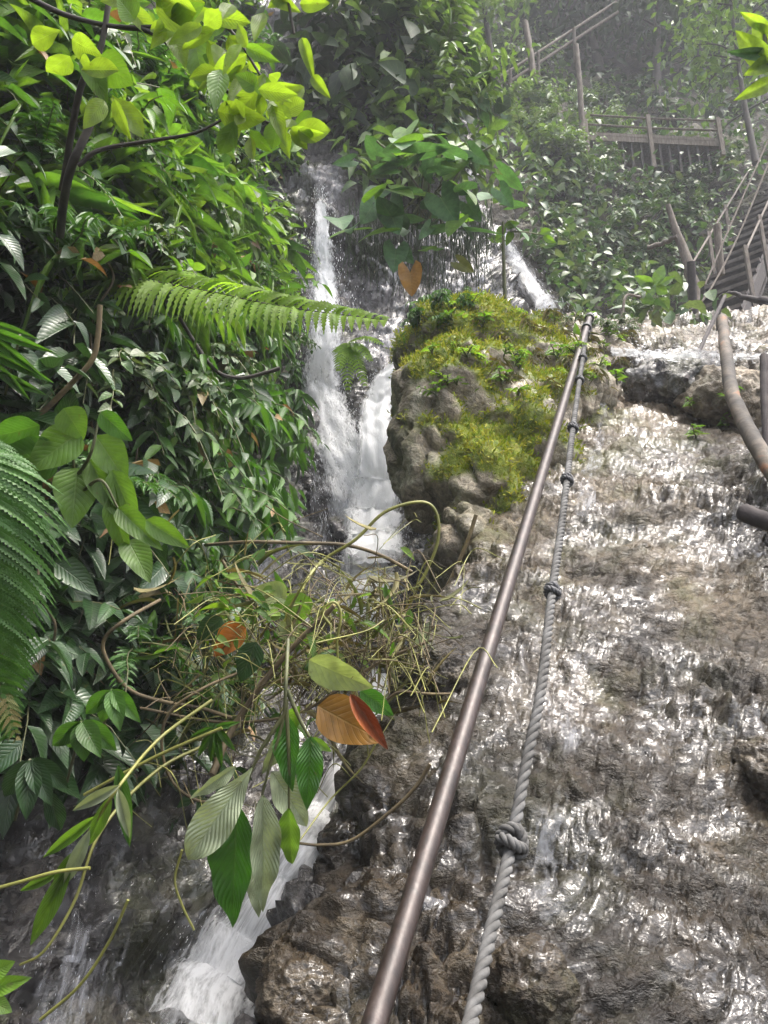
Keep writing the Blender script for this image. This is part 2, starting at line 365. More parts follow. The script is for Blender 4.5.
# broad ground sheet under everything, out to the horizon of the valley
mb = MB(); gx = np.linspace(-60, 60, 60); gy = np.linspace(-60, 60, 60); GXX, GYY = np.meshgrid(gx, gy, indexing='ij')
zz = -2.4 + .3 * fbm(np.stack([GXX, GYY, 0 * GXX], -1) * .2, 3) - .12 * np.maximum(-GYY - 3, 0)
mb.add(*grid_mesh(np.stack([GXX, GYY, zz], -1))); link('valley_ground', mb.mesh('valley_ground', M_SOIL), kind='structure')

def bvh_of(parts):
    V = np.concatenate([p[0] for p in parts]); F = []; n = 0
    for v, f in parts: F.append(f + n); n += len(v)
    F = np.concatenate(F); return BVHTree.FromPolygons(V.tolist(), F.tolist())

# ------------------------------------------------------------------ boulder (union of lumps, remeshed, then weathered)
import bmesh
def lumps(name, items, voxel):
    bm = bmesh.new()
    for c, r, rot in items:
        m = Matrix.Translation(Vector(c)) @ rot.to_matrix().to_4x4() @ Matrix.Diagonal((*r, 1))
        bmesh.ops.create_icosphere(bm, subdivisions=4, radius=1, matrix=m)
    me = bpy.data.meshes.new(name); bm.to_mesh(me); bm.free()
    o = bpy.data.objects.new(name, me); COL.objects.link(o)
    md = o.modifiers.new('r', 'REMESH'); md.mode = 'VOXEL'; md.voxel_size = voxel; md.use_smooth_shade = True
    dg = bpy.context.evaluated_depsgraph_get(); ev = o.evaluated_get(dg); m2 = bpy.data.meshes.new_from_object(ev)
    bpy.data.objects.remove(o); bpy.data.meshes.remove(me)
    n = len(m2.vertices); V = np.empty(n * 3); m2.vertices.foreach_get('co', V); V = V.reshape(-1, 3)
    Nn = np.empty(n * 3); m2.vertices.foreach_get('normal', Nn); Nn = Nn.reshape(-1, 3)
    F = np.array([tuple(p.vertices) for p in m2.polygons]); bpy.data.meshes.remove(m2)
    return V, Nn, F
def smooth_v(V, F, it):
    n = len(V)
    for _ in range(it):
        S = np.zeros_like(V); c = np.zeros(n)
        for a in range(4):
            b = (a + 1) % 4
            np.add.at(S, F[:, a], V[F[:, b]]); np.add.at(c, F[:, a], 1)
            np.add.at(S, F[:, b], V[F[:, a]]); np.add.at(c, F[:, b], 1)
        V = .5 * V + .5 * S / np.maximum(c, 1)[:, None]
    return V
def normals_v(V, F):
    n = np.cross(V[F[:, 2]] - V[F[:, 0]], V[F[:, 3]] - V[F[:, 1]]); N = np.zeros_like(V)
    for a in range(4): np.add.at(N, F[:, a], n)
    return N / (np.linalg.norm(N, axis=1)[:, None] + 1e-12)
E = Quaternion((1, 0, 0, 0)); TILT = Quaternion((1, 0, 0), R(42))
V, N, F = lumps('boulder', [
    (at(437, 448, 4.65), (.29, .38, .52), E), (at(462, 400, 4.9), (.33, .46, .38), E), (at(425, 400, 4.75), (.2, .32, .26), E),
    (at(478, 500, 4.45), (.23, .46, .46), TILT), (at(505, 440, 4.95), (.42, .74, .46), TILT), (at(535, 402, 5.6), (.54, .85, .48), TILT),
    (at(465, 368, 5.6), (.5, .56, .46), E), (at(520, 392, 6.3), (.7, .66, .5), E), (at(598, 392, 6.75), (.4, .66, .33), TILT), (at(572, 380, 6.4), (.5, .6, .42), E), (at(462, 575, 4.1), (.19, .38, .38), TILT)], .022)
V = smooth_v(V, F, 14); N = normals_v(V, F)
wq = V + .2 * np.stack([fbm(V * 2 + 5, 2), fbm(V * 2 + 31, 2), fbm(V * 2 + 77, 2)], -1)
f1, f2 = worley(wq * np.array((3.4, 3.4, 2.4))); g1, g2 = worley(wq * 9)
V = V + N * (.085 * (.5 - f1) + .035 * (.5 - g1) + .06 * fbm(V * 3, 3) - .05 * np.exp(-((f2 - f1) / .06) ** 2) + .012 * fbm(V * 18, 3))[:, None]
# the hollow under the boulder's front
hol = at(438, 565, 4.2); dh = (V - hol) / np.array((.2, .3, .27)); wgt = np.exp(-(dh ** 2).sum(1)); V = V + wgt[:, None] * np.array((.02, .3, .14))
N = normals_v(V, F); BOULD = (V, F); BN = N
fromcam = V / np.linalg.norm(V, axis=1)[:, None]
# moss grows on the upper right shoulder and in a strip running down beside the handrail
dep = V @ CAMF; ppx = 384 + FOC * V[:, 0] / dep; ppy = 512 - FOC * (V @ CAMU) / dep
q = fbm(V * 3.2 + 8, 4); up = N[:, 2]
MOSS = sstep(-.5, -.1, q + .6 * (up - .35)) * sstep(-.22, .0, V[:, 0] - .3 + .3 * (V[:, 2] - 2.) + .3 * q) * sstep(1.55, 1.1, V[:, 0] + .25 * q)
mb = MB(); mb.add(V, F)
bo = thing('boulder', 'big rounded boulder capped with yellow-green moss beside the white waterfall', 'boulder', at(450, 560, 4.6))
me = mb.mesh('rock', M_BOULD, attrs=dict(moss=MOSS)); me.transform(Matrix.Translation(-bo.location)); link('rock', me, bo)

# smaller rocks, each one a thing
def rock(name, label, c, r, rot, seed, mat=M_SLOPE, voxel=None, group=None, cat='rock'):
    v, n, f = lumps(name, [(c, r, rot)], voxel or max(r) / 26)
    f1, _ = worley(v / max(r) * 1.3 + seed); s = max(r)
    v = v + n * (s * (.16 * (.5 - f1) + .12 * fbm(v / s * 2.2 + seed, 4) + .05 * ridged(v / s * 6 + seed, 3)))[:, None]
    me = MB(); me.add(v - np.asarray(c), f)
    TERR2.append((v, f))
    return link(name, me.mesh(name, mat, attrs=dict(moss=np.zeros(len(v)), lime=np.full(len(v), .3))), None, label, cat, group, None, c)
TERR2 = []
def on(px, py, bvh, up=0.):
    d = ray(px, py); h = bvh.ray_cast(Vector((0, 0, 0)), Vector(d))
    if h[0] is None: return None, None
    p = np.array(h[0]); return p + np.array((0, 0, up)), np.array(h[1])
BV0 = bvh_of(TERR); BVW = bvh_of(TERR[1:])
def rk(label, px, py, r, rot=(0, 0, 0), seed=0, mat=None, sink=.0, bv=None):
    p, n = on(px, py, bv or BV0); q = Quaternion((1, 0, 0), R(rot[0])) @ Quaternion((0, 0, 1), R(rot[2])) @ Quaternion((0, 1, 0), R(rot[1]))
    return rock('rock', label, p - np.array((0, 0, sink)), r, q, seed, mat or M_SLOPE)
rk('dark hollowed rock outcrop at the top of the wet slope under the steel rod', 682, 392, (.42, .5, .26), (30, 8, 0), 3, M_BED)
rk('shaggy brown rock outcrop beneath the curved log', 728, 405, (.34, .4, .22), (30, 10, 0), 5, M_BOULD)
rk('pale rounded stone at the bottom beside the rope end', 532, 985, (.085, .1, .08), (40, 0, 20), 9)
rk('tan boulder half in frame at the right edge of the wet slope', 772, 752, (.11, .13, .08), (40, 10, 0), 11, sink=.05)
rk('rounded brown boulder on the right lip of the lower cascade', 350, 850, (.1, .12, .1), (30, 0, 0), 13, bv=BVW)
rk('low dark stone wedged at the foot of the handrail', 300, 985, (.1, .12, .09), (30, 20, 0), 15)
rk('wet dark rock in the water left of the boulder', 300, 440, (.2, .25, .42), (0, 0, 0), 17, M_CLIFF)
rk('narrow dark rock parting the two strands of the waterfall', 358, 405, (.13, .18, .36), (0, 0, 0), 19, M_CLIFF)
rk('small round stone tucked under the mossy boulder', 462, 512, (.07, .07, .06), (0, 0, 0), 21, M_BED)
rk('block of wet rock below the hanging heart-shaped leaves', 432, 668, (.12, .12, .1), (40, 0, 0), 23)
BV1 = bvh_of(TERR + [BOULD] + TERR2); BVW = bvh_of(TERR[1:])
HAZE = .0028
# ------------------------------------------------------------------ water
M_FOAM = foam_mat('white_water', 10., 32., .52, .7); M_NEAR = foam_mat('near_white_water', 7., 46., .5, .72, bd=.03)
M_FILM = foam_mat('thin_water', 6., 34., .52, .82, (.75, .77, .82))
def fall(name, pts, mat, lift=.06, dens=1., seed=0, rough=.04, bvh=None, nu=26, nvv=170, edge=1.):
    """pts: (px, py, width in px); the sheet lies on the rock it runs over"""
    S = spline(pts, nvv); C = []; W = []
    for px, py, wpx in S:
        p, n = on(px, py, bvh or BVW)
        C.append(p); W.append(wpx)
    C = np.array(C); D = C @ CAMF
    # smooth the depth along the fall so that it leaps clear of small ledges
    Dm = D.copy()
    for _ in range(60): Dm[1:-1] = .5 * Dm[1:-1] + .25 * (Dm[:-2] + Dm[2:])
    Dm = np.minimum(Dm, D + .2)
    C = np.array([ray(px, py) * d for (px, py, _), d in zip(S, Dm)]); W = S[:, 2] / FOC * Dm
    T = np.gradient(C, axis=0); T /= np.linalg.norm(T, axis=1)[:, None]
    toc = -C / np.linalg.norm(C, axis=1)[:, None]; side = np.cross(T, toc); side /= np.linalg.norm(side, axis=1)[:, None]; nor = np.cross(side, T)
    u = np.linspace(-.5, .5, nu); L = np.concatenate([[0], np.cumsum(np.linalg.norm(np.diff(C, axis=0), axis=1))])
    P = C[:, None] + side[:, None] * (u[None, :, None] * W[:, None, None]) * 1.15
    bulge = (1 - (2 * u) ** 2)[None] * np.minimum(W, .5)[:, None] * .08 + lift
    UV = np.stack([u[None] * W[:, None] + seed * 3.1, np.broadcast_to(L[:, None] + seed * 1.7, (nvv, nu))], -1)
    rip = noise(np.stack([UV[..., 0] * 14, UV[..., 1] * 3, 0 * UV[..., 0] + seed], -1)) + .6 * noise(np.stack([UV[..., 0] * 30, UV[..., 1] * 9, 0 * UV[..., 0] + seed], -1))
    P = P + nor[:, None] * (bulge + rough * rip)[..., None] + side[:, None] * (.03 * noise(np.stack([0 * UV[..., 0], UV[..., 1] * 5, u[None] * 4 + 0 * UV[..., 0]], -1)))[..., None]
    e = 1 - np.abs(2 * u)[None] ** 2.2 * edge; den = dens * np.clip(e, 0, 1) * sstep(0, .05, np.linspace(0, 1, nvv))[:, None]
    mb = MB(); mb.add(*grid_mesh(P, UV)); return mb, den.ravel(), (C, W, side, nor, T)
def water(name, layers, drops=0, dr=.006, sd=1):
    r = np.random.default_rng(sd); tot = MB(); dens = []; mats = []
    for pts, mat, kw in layers:
        mb, den, fr = fall(name, pts, mat, **kw)
        mi = len(mats); mats.append(mat); tot.add(mb.V[0], mb.F[0], mb.UV[0], mi); dens.append(den)
        C, W, side, nor, T = fr
        for _ in range(drops):
            k = int(r.random() ** .8 * (len(C) - 1)); s = r.normal(0, .42)
            p = C[k] + side[k] * W[k] * s + nor[k] * (.08 + abs(r.normal(0, .09)))
            a = dr * r.uniform(.3, 1.1); l = a * r.uniform(1, 4.5)
            w_ = a * .45; V = [p + T[k] * l, p + side[k] * w_, p + nor[k] * w_, p - side[k] * w_, p - nor[k] * w_, p - T[k] * l]
            tot.add(V, [(0, 1, 2), (0, 2, 3), (0, 3, 4), (0, 4, 1), (5, 2, 1), (5, 3, 2), (5, 4, 3), (5, 1, 4)], None, mi); dens.append(np.ones(6) * 1.5)
    link(name, tot.mesh(name, mats, attrs=dict(dens=np.concatenate(dens))), kind='structure')
A1 = [(321, 196, 8), (322, 235, 22), (326, 290, 32), (325, 335, 48), (322, 385, 58), (334, 430, 66), (350, 475, 76), (364, 525, 92), (376, 585, 98), (380, 640, 98)]
A2 = [(420, 354, 16), (403, 368, 26), (385, 390, 34), (377, 425, 42), (378, 475, 56), (374, 530, 70), (378, 590, 76)]
A3 = [(317, 230, 22), (318, 300, 62), (322, 380, 92), (338, 450, 120), (350, 520, 140), (362, 600, 150)]
water('waterfall', [(A1, M_FOAM, dict(lift=.1, dens=1.05, seed=1)), (A1, M_FOAM, dict(lift=.04, dens=.9, seed=2)), (A2, M_FOAM, dict(lift=.3, dens=1.2, seed=3)), (A2, M_FOAM, dict(lift=.2, dens=1., seed=16)),
                    (A3, M_FILM, dict(lift=.03, dens=.82, seed=4, rough=.02))], 1500, .006, 1)
water('upper_waterfall', [([(506, 240, 8), (516, 262, 16), (528, 283, 24), (546, 308, 30), (556, 326, 30)], M_FOAM, dict(lift=.1, dens=1., seed=5)),
                    ([(500, 225, 22), (514, 262, 34), (536, 300, 52), (550, 325, 60)], M_FILM, dict(lift=.05, dens=.95, seed=6))], 200, .009, 2)
water('cliff_seep', [([(300, 20, 50), (312, 90, 46), (320, 150, 50), (330, 230, 60)], M_FILM, dict(lift=.03, dens=.5, seed=7, rough=.02)),
                    ([(272, 500, 60), (250, 560, 90), (250, 620, 100)], M_FILM, dict(lift=.03, dens=.85, seed=8, rough=.02))], 0)
water('cascade', [([(385, 660, 30), (366, 740, 46), (335, 800, 66), (298, 860, 100), (262, 920, 134), (226, 985, 156), (190, 1060, 170)], M_NEAR, dict(lift=.05, dens=.98, seed=9, rough=.025)),
                    ([(385, 660, 24), (366, 740, 36), (335, 800, 54), (292, 860, 76), (250, 920, 100), (212, 985, 122), (180, 1060, 140)], M_NEAR, dict(lift=.02, dens=.9, seed=10, rough=.02)),
                    ([(110, 800, 120), (90, 880, 160), (70, 960, 190), (50, 1040, 200)], M_FILM, dict(lift=.012, dens=.72, seed=11, rough=.012))], 260, .0016, 3)
water('stream', [([(600, 352, 12), (640, 354, 14), (690, 356, 18), (740, 357, 17), (790, 354, 18)], M_FOAM, dict(lift=.06, dens=.86, seed=12, bvh=BV1)),
                 ([(640, 350, 12), (655, 356, 18), (700, 360, 18)], M_FOAM, dict(lift=.03, dens=.75, seed=13, bvh=BV1))], 100, .008, 4)
water('rivulet', [([(604, 396, 12), (602, 420, 16), (592, 470, 26), (580, 520, 40)], M_FILM, dict(lift=.02, dens=.8, seed=14, rough=.01, bvh=BV1)),
                  ([(585, 640, 40), (570, 720, 50), (556, 800, 48), (545, 880, 44), (540, 960, 40)], M_FILM, dict(lift=.012, dens=.74, seed=15, rough=.008, bvh=BV1))], 0)

# ------------------------------------------------------------------ handrail and rope
M_STEEL = simple_mat('weathered_steel', [(.35, (.014, .009, .007)), (.55, (.034, .022, .018)), (.7, (.06, .045, .04))], 22, .46, .0015, (1, 1, .4), metal=.25, spec=.6)
M_DARK = simple_mat('black_rubber', [(.3, (.012, .012, .013)), (.7, (.03, .03, .032))], 20, .6)
M_ROPE = simple_mat('grey_rope', [(.3, (.025, .023, .02)), (.48, (.07, .068, .064)), (.7, (.13, .13, .128))], 14, .85, .0015)
M_WOOD = simple_mat('grey_brown_wood', [(.3, (.045, .036, .028)), (.5, (.105, .085, .068)), (.7, (.18, .155, .13))], 6, .85, .006, (4, 4, 1))
M_RUSTW = simple_mat('dark_weathered_timber', [(.3, (.010, .008, .008)), (.5, (.024, .018, .018)), (.7, (.05, .04, .037))], 5, .85, .006, (2, 2, 2))
M_BARK = simple_mat('mottled_bark', [(.36, (.02, .016, .012)), (.47, (.05, .04, .03)), (.56, (.1, .08, .06)), (.64, (.2, .085, .035))], 4, .8, .012)
RA = np.array((-.016, 0, 0)) ; 
def railp(t):
    c = np.array((-.016 + 1.556 * t, -.89 + 2.36 * t, 1.4 + 4.6 * t)); return c[0] * CAMR + c[1] * CAMU + c[2] * CAMF
hr = thing('handrail', 'long round steel handrail running up the wet rock beside the rope', 'handrail', railp(1) - np.array((0, 0, 1.)))
mb = MB(); tube(mb, [railp(t) for t in np.linspace(-.22, 1, 24)], .023, 18); part('rail', mb, M_STEEL, hr)
mb = MB(); tip = railp(.985); tube(mb, [tip + (.01, .03, -.9), tip + (.005, .03, -.4), tip + (0, .03, .04)], .021, 12); part('post', mb, M_STEEL, hr)
for t in (.985, .93):
    mb = MB(); p = railp(t); d = railp(1) - railp(0); d /= np.linalg.norm(d); tube(mb, [p - d * .03, p + d * .03], .034, 14); part('collar', mb, M_DARK, hr)

def rope_line():
    pts = [(455, 1090, 1.13), (470, 1024, 1.26), (489, 940, 1.44), (511, 846, 1.66), (527, 760, 1.84), (541, 690, 2.02), (552, 594, 2.42), (561, 530, 2.82), (567, 480, 3.2), (573, 428, 3.75), (579, 385, 4.35), (584, 350, 5.1), (587, 328, 5.75)]
    return spline([at(*p) for p in pts], 1500)
RL = rope_line(); RT, RN, RB = frames(RL); Ls = np.concatenate([[0], np.cumsum(np.linalg.norm(np.diff(RL, axis=0), axis=1))])
ro = thing('rope', 'twisted grey knotted rope hanging down the wet rock slope', 'rope', RL[700])
mb = MB(); pitch = .085; rr = .0066
for k in range(3):
    a = 2 * math.pi * (Ls / pitch + k / 3)
    tube(mb, RL + (RN * np.cos(a)[:, None] + RB * np.sin(a)[:, None]) * rr, rr * 1.12, 7)
part('strand', mb, M_ROPE, ro)
def knot(px, py, s, mat):
    i = int(np.argmin([abs(384 + FOC * (p @ CAMR) / (p @ CAMF) - px) + abs(512 - FOC * (p @ CAMU) / (p @ CAMF) - py) for p in RL]))
    c = RL[i]; T, N, B = RT[i], RN[i], RB[i]; mb = MB(); th = np.linspace(0, 2 * np.pi, 70)
    th = np.linspace(0, 2.35 * 2 * np.pi, 110)
    ringr = s * (.033 + .004 * np.sin(th * 2)); hgt = s * .021 * np.sin(th * .47) + s * .012 * np.sin(th * 1.5)
    P = c + N * (np.cos(th) * ringr)[:, None] + B * (np.sin(th) * ringr)[:, None] + T * hgt[:, None]
    for q in range(3):
        aa = 2 * math.pi * (np.linspace(0, 9, 110) + q / 3); Tk, Nk, Bk = frames(P)
        tube(mb, P + (Nk * np.cos(aa)[:, None] + Bk * np.sin(aa)[:, None]) * .0085 * s, .0098 * s, 6)
    part('knot', mb, mat, ro)
M_ROPED = simple_mat('wet_rope_knot', [(.3, (.03, .03, .032)), (.7, (.09, .09, .095))], 50, .7)
knot(512, 843, .72, M_ROPE)
for px, py in ((552, 592), (567, 480), (573, 428), (580, 380), (583, 358), (586, 333)): knot(px, py, .55, M_ROPED)
fr = thing('rope', 'short frayed end of rope hanging below the nearest knot', 'rope', at(497, 855, 1.66)) if False else None

# ------------------------------------------------------------------ staircase on the right
M_NOSE = simple_mat('lighter_tread_edge', [(.3, (.03, .024, .02)), (.5, (.065, .052, .044)), (.7, (.11, .09, .08))], 6, .85)  # front edge strips in a lighter tone than the treads
S0 = at(690, 328, 13.); TU = np.array((.76, -.65, 0)); TU /= np.linalg.norm(TU); RUN = np.array((.65, .76, 0)); RUN /= np.linalg.norm(RUN); UPV = np.array((0, 0, 1.))
st = thing('staircase', 'steep brown timber staircase with open treads climbing the right bank', 'staircase', S0)
for k in range(19):
    c = S0 + (RUN * .98 + UPV) * (.44 * k) + TU * .42
    mb = MB(); box(mb, c, (TU, RUN, UPV), (.43, .15, .035)); part('tread', mb, M_RUSTW, st, smooth=False)
    mb = MB(); box(mb, c - RUN * .155 + UPV * .012, (TU, RUN, UPV), (.43, .008, .03)); part('nosing', mb, M_NOSE, st, smooth=False)
for s in (0., .84):
    a = S0 + TU * s - (RUN + UPV) * .15; b = a + (RUN * .98 + UPV) * 8.6
    mb = MB(); beam(mb, a - UPV * .1, b - UPV * .1, .07, .22); part('stringer', mb, M_RUSTW, st, smooth=False)
mb = MB(); c = S0 + TU * .5 + RUN * .35 - UPV * .05
box(mb, S0 + TU * .42 + (RUN * .98 + UPV) * 4.2 - UPV * .34 + RUN * .1, (TU, RUN * .98 + UPV, UPV - RUN), (.41, 5.9, .02)); part('back_board', mb, M_RUSTW, st, smooth=False)
for s, k in ((0., 2.2), (0., 6.4), (.84, 1.2), (.84, 5.5), (0., 11), (.84, 10)):
    p = S0 + TU * (s + (.07 if s else -.07)) + (RUN * .98 + UPV) * .335 * k
    mb = MB(); beam(mb, p - UPV * .35, p + UPV * .95, .06, .06, up=(0, 1, 0)); part('post', mb, M_WOOD, st, smooth=False)
for s in (0., .84):
    p = S0 + TU * (s + (.07 if s else -.07)) + UPV * .85
    mb = MB(); tube(mb, [p + (RUN * .98 + UPV) * .5, p + (RUN * .98 + UPV) * 4, p + (RUN * .98 + UPV) * 8], .02, 8); part('rail', mb, M_WOOD, st)

# ------------------------------------------------------------------ footbridge, upper railing
def d_at(px, py, up=0): p, n = on(px, py, BV1); return p @ CAMF
BD = 19.9
fb_ = thing('footbridge', 'small wooden footbridge with rails crossing high above the leafy bank', 'footbridge', at(655, 140, BD))
L_, R_ = at(580, 134, BD + .4), at(724, 141, BD - .3); dirb = R_ - L_; bk = np.array((0, 1., 0))
mb = MB(); beam(mb, L_ + bk * .45, R_ + bk * .45, 1., .09); part('deck', mb, M_WOOD, fb_, smooth=False)
for o in (0., .9):
    mb = MB(); beam(mb, L_ + bk * o - UPV * .12, R_ + bk * o - UPV * .12, .1, .18); part('beam', mb, M_WOOD, fb_, smooth=False)
for o in (-.06, .96):
    for f in (.04, .49, .97):
        p = L_ + dirb * f + bk * o; mb = MB(); beam(mb, p - UPV * (1. if f < .9 else .5), p + UPV * .62, .095, .095, up=(0, 1, 0)); part('post', mb, M_WOOD, fb_, smooth=False)
    for h in (.56, .26):
        mb = MB(); tube(mb, [L_ + bk * o + UPV * h, L_ + dirb * .5 + bk * o + UPV * (h - .03), R_ + bk * o + UPV * h], .03, 6); part('rail', mb, M_WOOD, fb_)
for k in range(13):
    p = L_ + dirb * (.1 + k * .065) + bk * .02; mb = MB(); beam(mb, p - UPV * .2, p - UPV * 1.0, .05, .05, up=(0, 1, 0)); part('slat', mb, M_RUSTW, fb_, smooth=False)
def stick(name, label, cat, pts, r, mat, n=14, group=None, sides=8, wob=.0):
    P = spline(pts, n); P = P + rng.normal(0, wob, P.shape) if wob else P
    mb = MB(); tube(mb, P - P[0], r if np.isscalar(r) else np.interp(np.linspace(0, 1, n), np.linspace(0, 1, len(r)), r), sides)
    return link(name, mb.mesh(name, mat), None, label, cat, group, None, P[0])
up_ = thing('stair_railing', 'pale pipe railing slanting up through the trees above the bridge', 'railing', at(545, 60, 25))
for (a, b, r) in (((486, 86, 22), (616, 2, 24.5), .04), ((478, 102, 22), (618, 12, 24.5), .045)):
    mb = MB(); tube(mb, [at(*a), (at(*a) + at(*b)) / 2, at(*b)], r, 8); part('rail', mb, M_WOOD, up_)
for a, b in (((538, 52, 22.8), (539, 92, 22.8)), ((574, 28, 23.5), (575, 62, 23.5)), ((510, 70, 22.4), (511, 112, 22.4))):
    mb = MB(); tube(mb, [at(*a), at(*b)], .05, 8); part('post', mb, M_WOOD, up_)
stick('pole', 'tall thin pole rising above the left end of the footbridge', 'pole', [at(583, 148, 19.6), at(580, 90, 19.9), at(576, 45, 20.2)], .07, M_WOOD)
stick('dead_tree', 'pale bare trunk standing in the misty undergrowth left of the slanting railing', 'tree', [at(533, 75, 20), at(530, 50, 20.2), at(525, 22, 20.6)], .08, M_WOOD)
def od(px, py, lift):
    p, n = on(px, py, BV1); return at(px, py, p @ CAMF - lift)
# stakes, rods, cables and logs
stick('stake', 'leaning grey wooden stake left of the staircase', 'stake', [at(697, 322, 11.6), at(690, 270, 11.9), at(668, 205, 12.2)], [.085, .085, .04], M_WOOD, wob=.012)
stick('stake', 'short upright stake planted beside the leaning stake', 'stake', [at(694, 324, 11.4), at(691, 262, 11.4)], .06, M_RUSTW, n=6)
stick('stake', 'upright stake behind the lower treads of the staircase', 'stake', [at(721, 275, 12.2), at(717, 225, 12.3)], .06, M_WOOD, n=6)
stick('branch', 'broken branch caught behind the leaning stake', 'branch', [at(648, 248, 12.3), at(665, 242, 12.2), at(678, 236, 12.)], .035, M_WOOD, wob=.01)
stick('steel_rod', 'thin dark steel rod slanting up from the rock outcrop', 'rod', [at(686, 380, 5.25), at(706, 336, 6.), at(725, 296, 6.8)], .016, M_RUSTW)
stick('steel_rod', 'short rusty rod standing in the rock above the white stream', 'rod', [at(658, 352, 8), at(656, 330, 8)], .02, M_RUSTW, n=5)
stick('steel_rod', 'upright brown rod at the right edge beside the curved log', 'rod', [at(768, 448, 4.0), at(765, 400, 4.2), at(764, 356, 4.4)], .023, M_RUSTW, n=6)
stick('steel_rod', 'thin upright rod in front of the lowest treads', 'rod', [at(718, 345, 8.2), at(719, 300, 8.2)], .022, M_RUSTW, n=5)
stick('log', 'curved bare tree trunk with an orange patch leaning at the right edge', 'log', [at(722, 318, 5.5), at(726, 352, 5.), at(732, 392, 4.5), at(748, 430, 4.05), at(775, 475, 3.65), at(800, 515, 3.3), at(850, 590, 2.95)], [.033, .038, .04, .043, .046, .05], M_BARK, n=40, sides=12, wob=.0015)
stick('log', 'short dark log end poking in from the right edge', 'log', [at(743, 511, 3.5), at(770, 522, 3.4), at(800, 534, 3.3), at(880, 560, 3.2)], .04, M_RUSTW, n=12, sides=12, wob=.003)
stick('cable', 'upper slack cable sagging down left of the staircase', 'cable', [at(775, 125, 12.4), at(735, 215, 11.6), at(705, 285, 11.)], .013, M_WOOD, n=30)
stick('cable', 'lower slack cable curving down to the foot of the leaning stake', 'cable', [at(778, 140, 12.), at(740, 232, 11.3), at(710, 290, 10.8), at(692, 309, 10.6), at(668, 318, 10.5)], .013, M_WOOD, n=30)
stick('cable', 'thin dark cable strung from the bridge end to the right edge', 'cable', [at(722, 128, 22), at(745, 112, 20), at(775, 95, 18)], .03, M_DARK, n=12)
stick('branch', 'dark branch reaching across the treads from the right edge', 'branch', [at(775, 303, 9.5), at(748, 298, 9.8), at(726, 294, 10), at(712, 306, 10.1)], [.05, .035, .02, .01], M_RUSTW, n=20, wob=.008)
stick('stick', 'bent pale stick standing in the leaves above the stream', 'stick', [at(616, 335, 9.2), at(622, 316, 9.3), at(626, 296, 9.4), at(640, 297, 9.5)], .016, M_WOOD, n=16)
# ------------------------------------------------------------------ leaves
def leaf_tpl(kind, nl=6, nw=4, fold=.25, curve=.25, wave=0., ph=0.):
    t = np.linspace(0, 1, nl + 1); s = np.linspace(-1, 1, nw + 1)
    if kind == 'lance': w = np.sin(np.pi * t ** .8) ** .85 * (1 - .25 * t)
    elif kind == 'ovate': w = np.sin(np.pi * t ** .62) ** .8
    elif kind == 'obov': w = np.sin(np.pi * t ** 1.35) ** .75
    elif kind == 'heart': w = np.sin(np.pi * np.clip(.1 + .9 * t, 0, 1) ** .6) ** .75
    else: w = (1 - t) ** .6 * np.minimum(1, t * 8 + .5)
    w = w / w.max(); w[-1] = .015; w[0] = max(w[0], .04) if kind != 'heart' else .55
    T, S = np.meshgrid(t, s, indexing='ij'); Wd = w[:, None] * np.ones_like(S)
    y = T.copy()
    if kind == 'heart': y = T - .34 * np.abs(S) ** 1.3 * (1 - T) ** 2.2 + .1 * (np.abs(S) < .2) * (1 - T) ** 4
    x = S * Wd * .5
    z = fold * np.abs(x) - curve * T ** 2 * .6 + wave * np.sin(T * 17 + ph) * np.abs(S) * .06
    _, F, _ = grid_mesh(np.stack([x, y, z], -1)); UV = np.stack([S * .5 + .5, T], -1).reshape(-1, 2)
    return np.stack([x, y, z], -1).reshape(-1, 3), F, UV
def unit(v): return v / (np.linalg.norm(v, axis=-1, keepdims=True) + 1e-12)
def add_leaves(mb, tpl, base, d, nrm, L, W, mi=0):
    base = np.atleast_2d(base); n = len(base); d = unit(np.atleast_2d(d) + 0. * base); nrm = np.atleast_2d(nrm) + 0. * base
    s = unit(np.cross(d, nrm)); nn = np.cross(s, d)
    L = np.broadcast_to(L, (n,)); W = np.broadcast_to(W, (n,)); v, f, uv = tpl
    P = base[:, None] + s[:, None] * (v[None, :, :1] * W[:, None, None]) + d[:, None] * (v[None, :, 1:2] * L[:, None, None]) + nn[:, None] * (v[None, :, 2:] * L[:, None, None])
    F = (f[None] + (np.arange(n) * len(v))[:, None, None]).reshape(-1, 4)
    mb.add(P.reshape(-1, 3), F, np.tile(uv, (n, 1)), mi)

G = lambda *c: c
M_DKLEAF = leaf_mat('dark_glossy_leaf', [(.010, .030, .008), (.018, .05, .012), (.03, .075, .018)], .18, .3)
M_GREEN = leaf_mat('green_leaf', [(.025, .08, .010), (.045, .12, .014), (.075, .17, .02)], .4, .42, spec=.4)
M_LIME = leaf_mat('lime_leaf', [(.06, .14, .012), (.1, .2, .02), (.15, .24, .03)], .42, .38)
M_BACKLIT = leaf_mat('thin_bright_leaf', [(.10, .18, .014), (.16, .25, .02), (.22, .28, .04)], .6, .42, 13)
M_GREY = leaf_mat('grey_green_glossy_leaf', [(.03, .085, .025), (.05, .12, .04), (.07, .14, .06)], .28, .58, 6, spec=.3)
M_MIX = leaf_mat('small_mixed_leaf', [(.02, .05, .014), (.035, .085, .018), (.06, .12, .03), (.1, .13, .06), (.05, .1, .02)], .28, .42, 5, spec=.45)
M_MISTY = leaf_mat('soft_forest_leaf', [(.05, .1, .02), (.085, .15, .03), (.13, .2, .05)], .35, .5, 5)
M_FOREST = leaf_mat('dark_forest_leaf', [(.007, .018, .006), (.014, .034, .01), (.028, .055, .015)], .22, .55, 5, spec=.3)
M_FERN = leaf_mat('fern_leaf', [(.14, .25, .022), (.2, .32, .035)], .6, .5, 3, spec=.25)
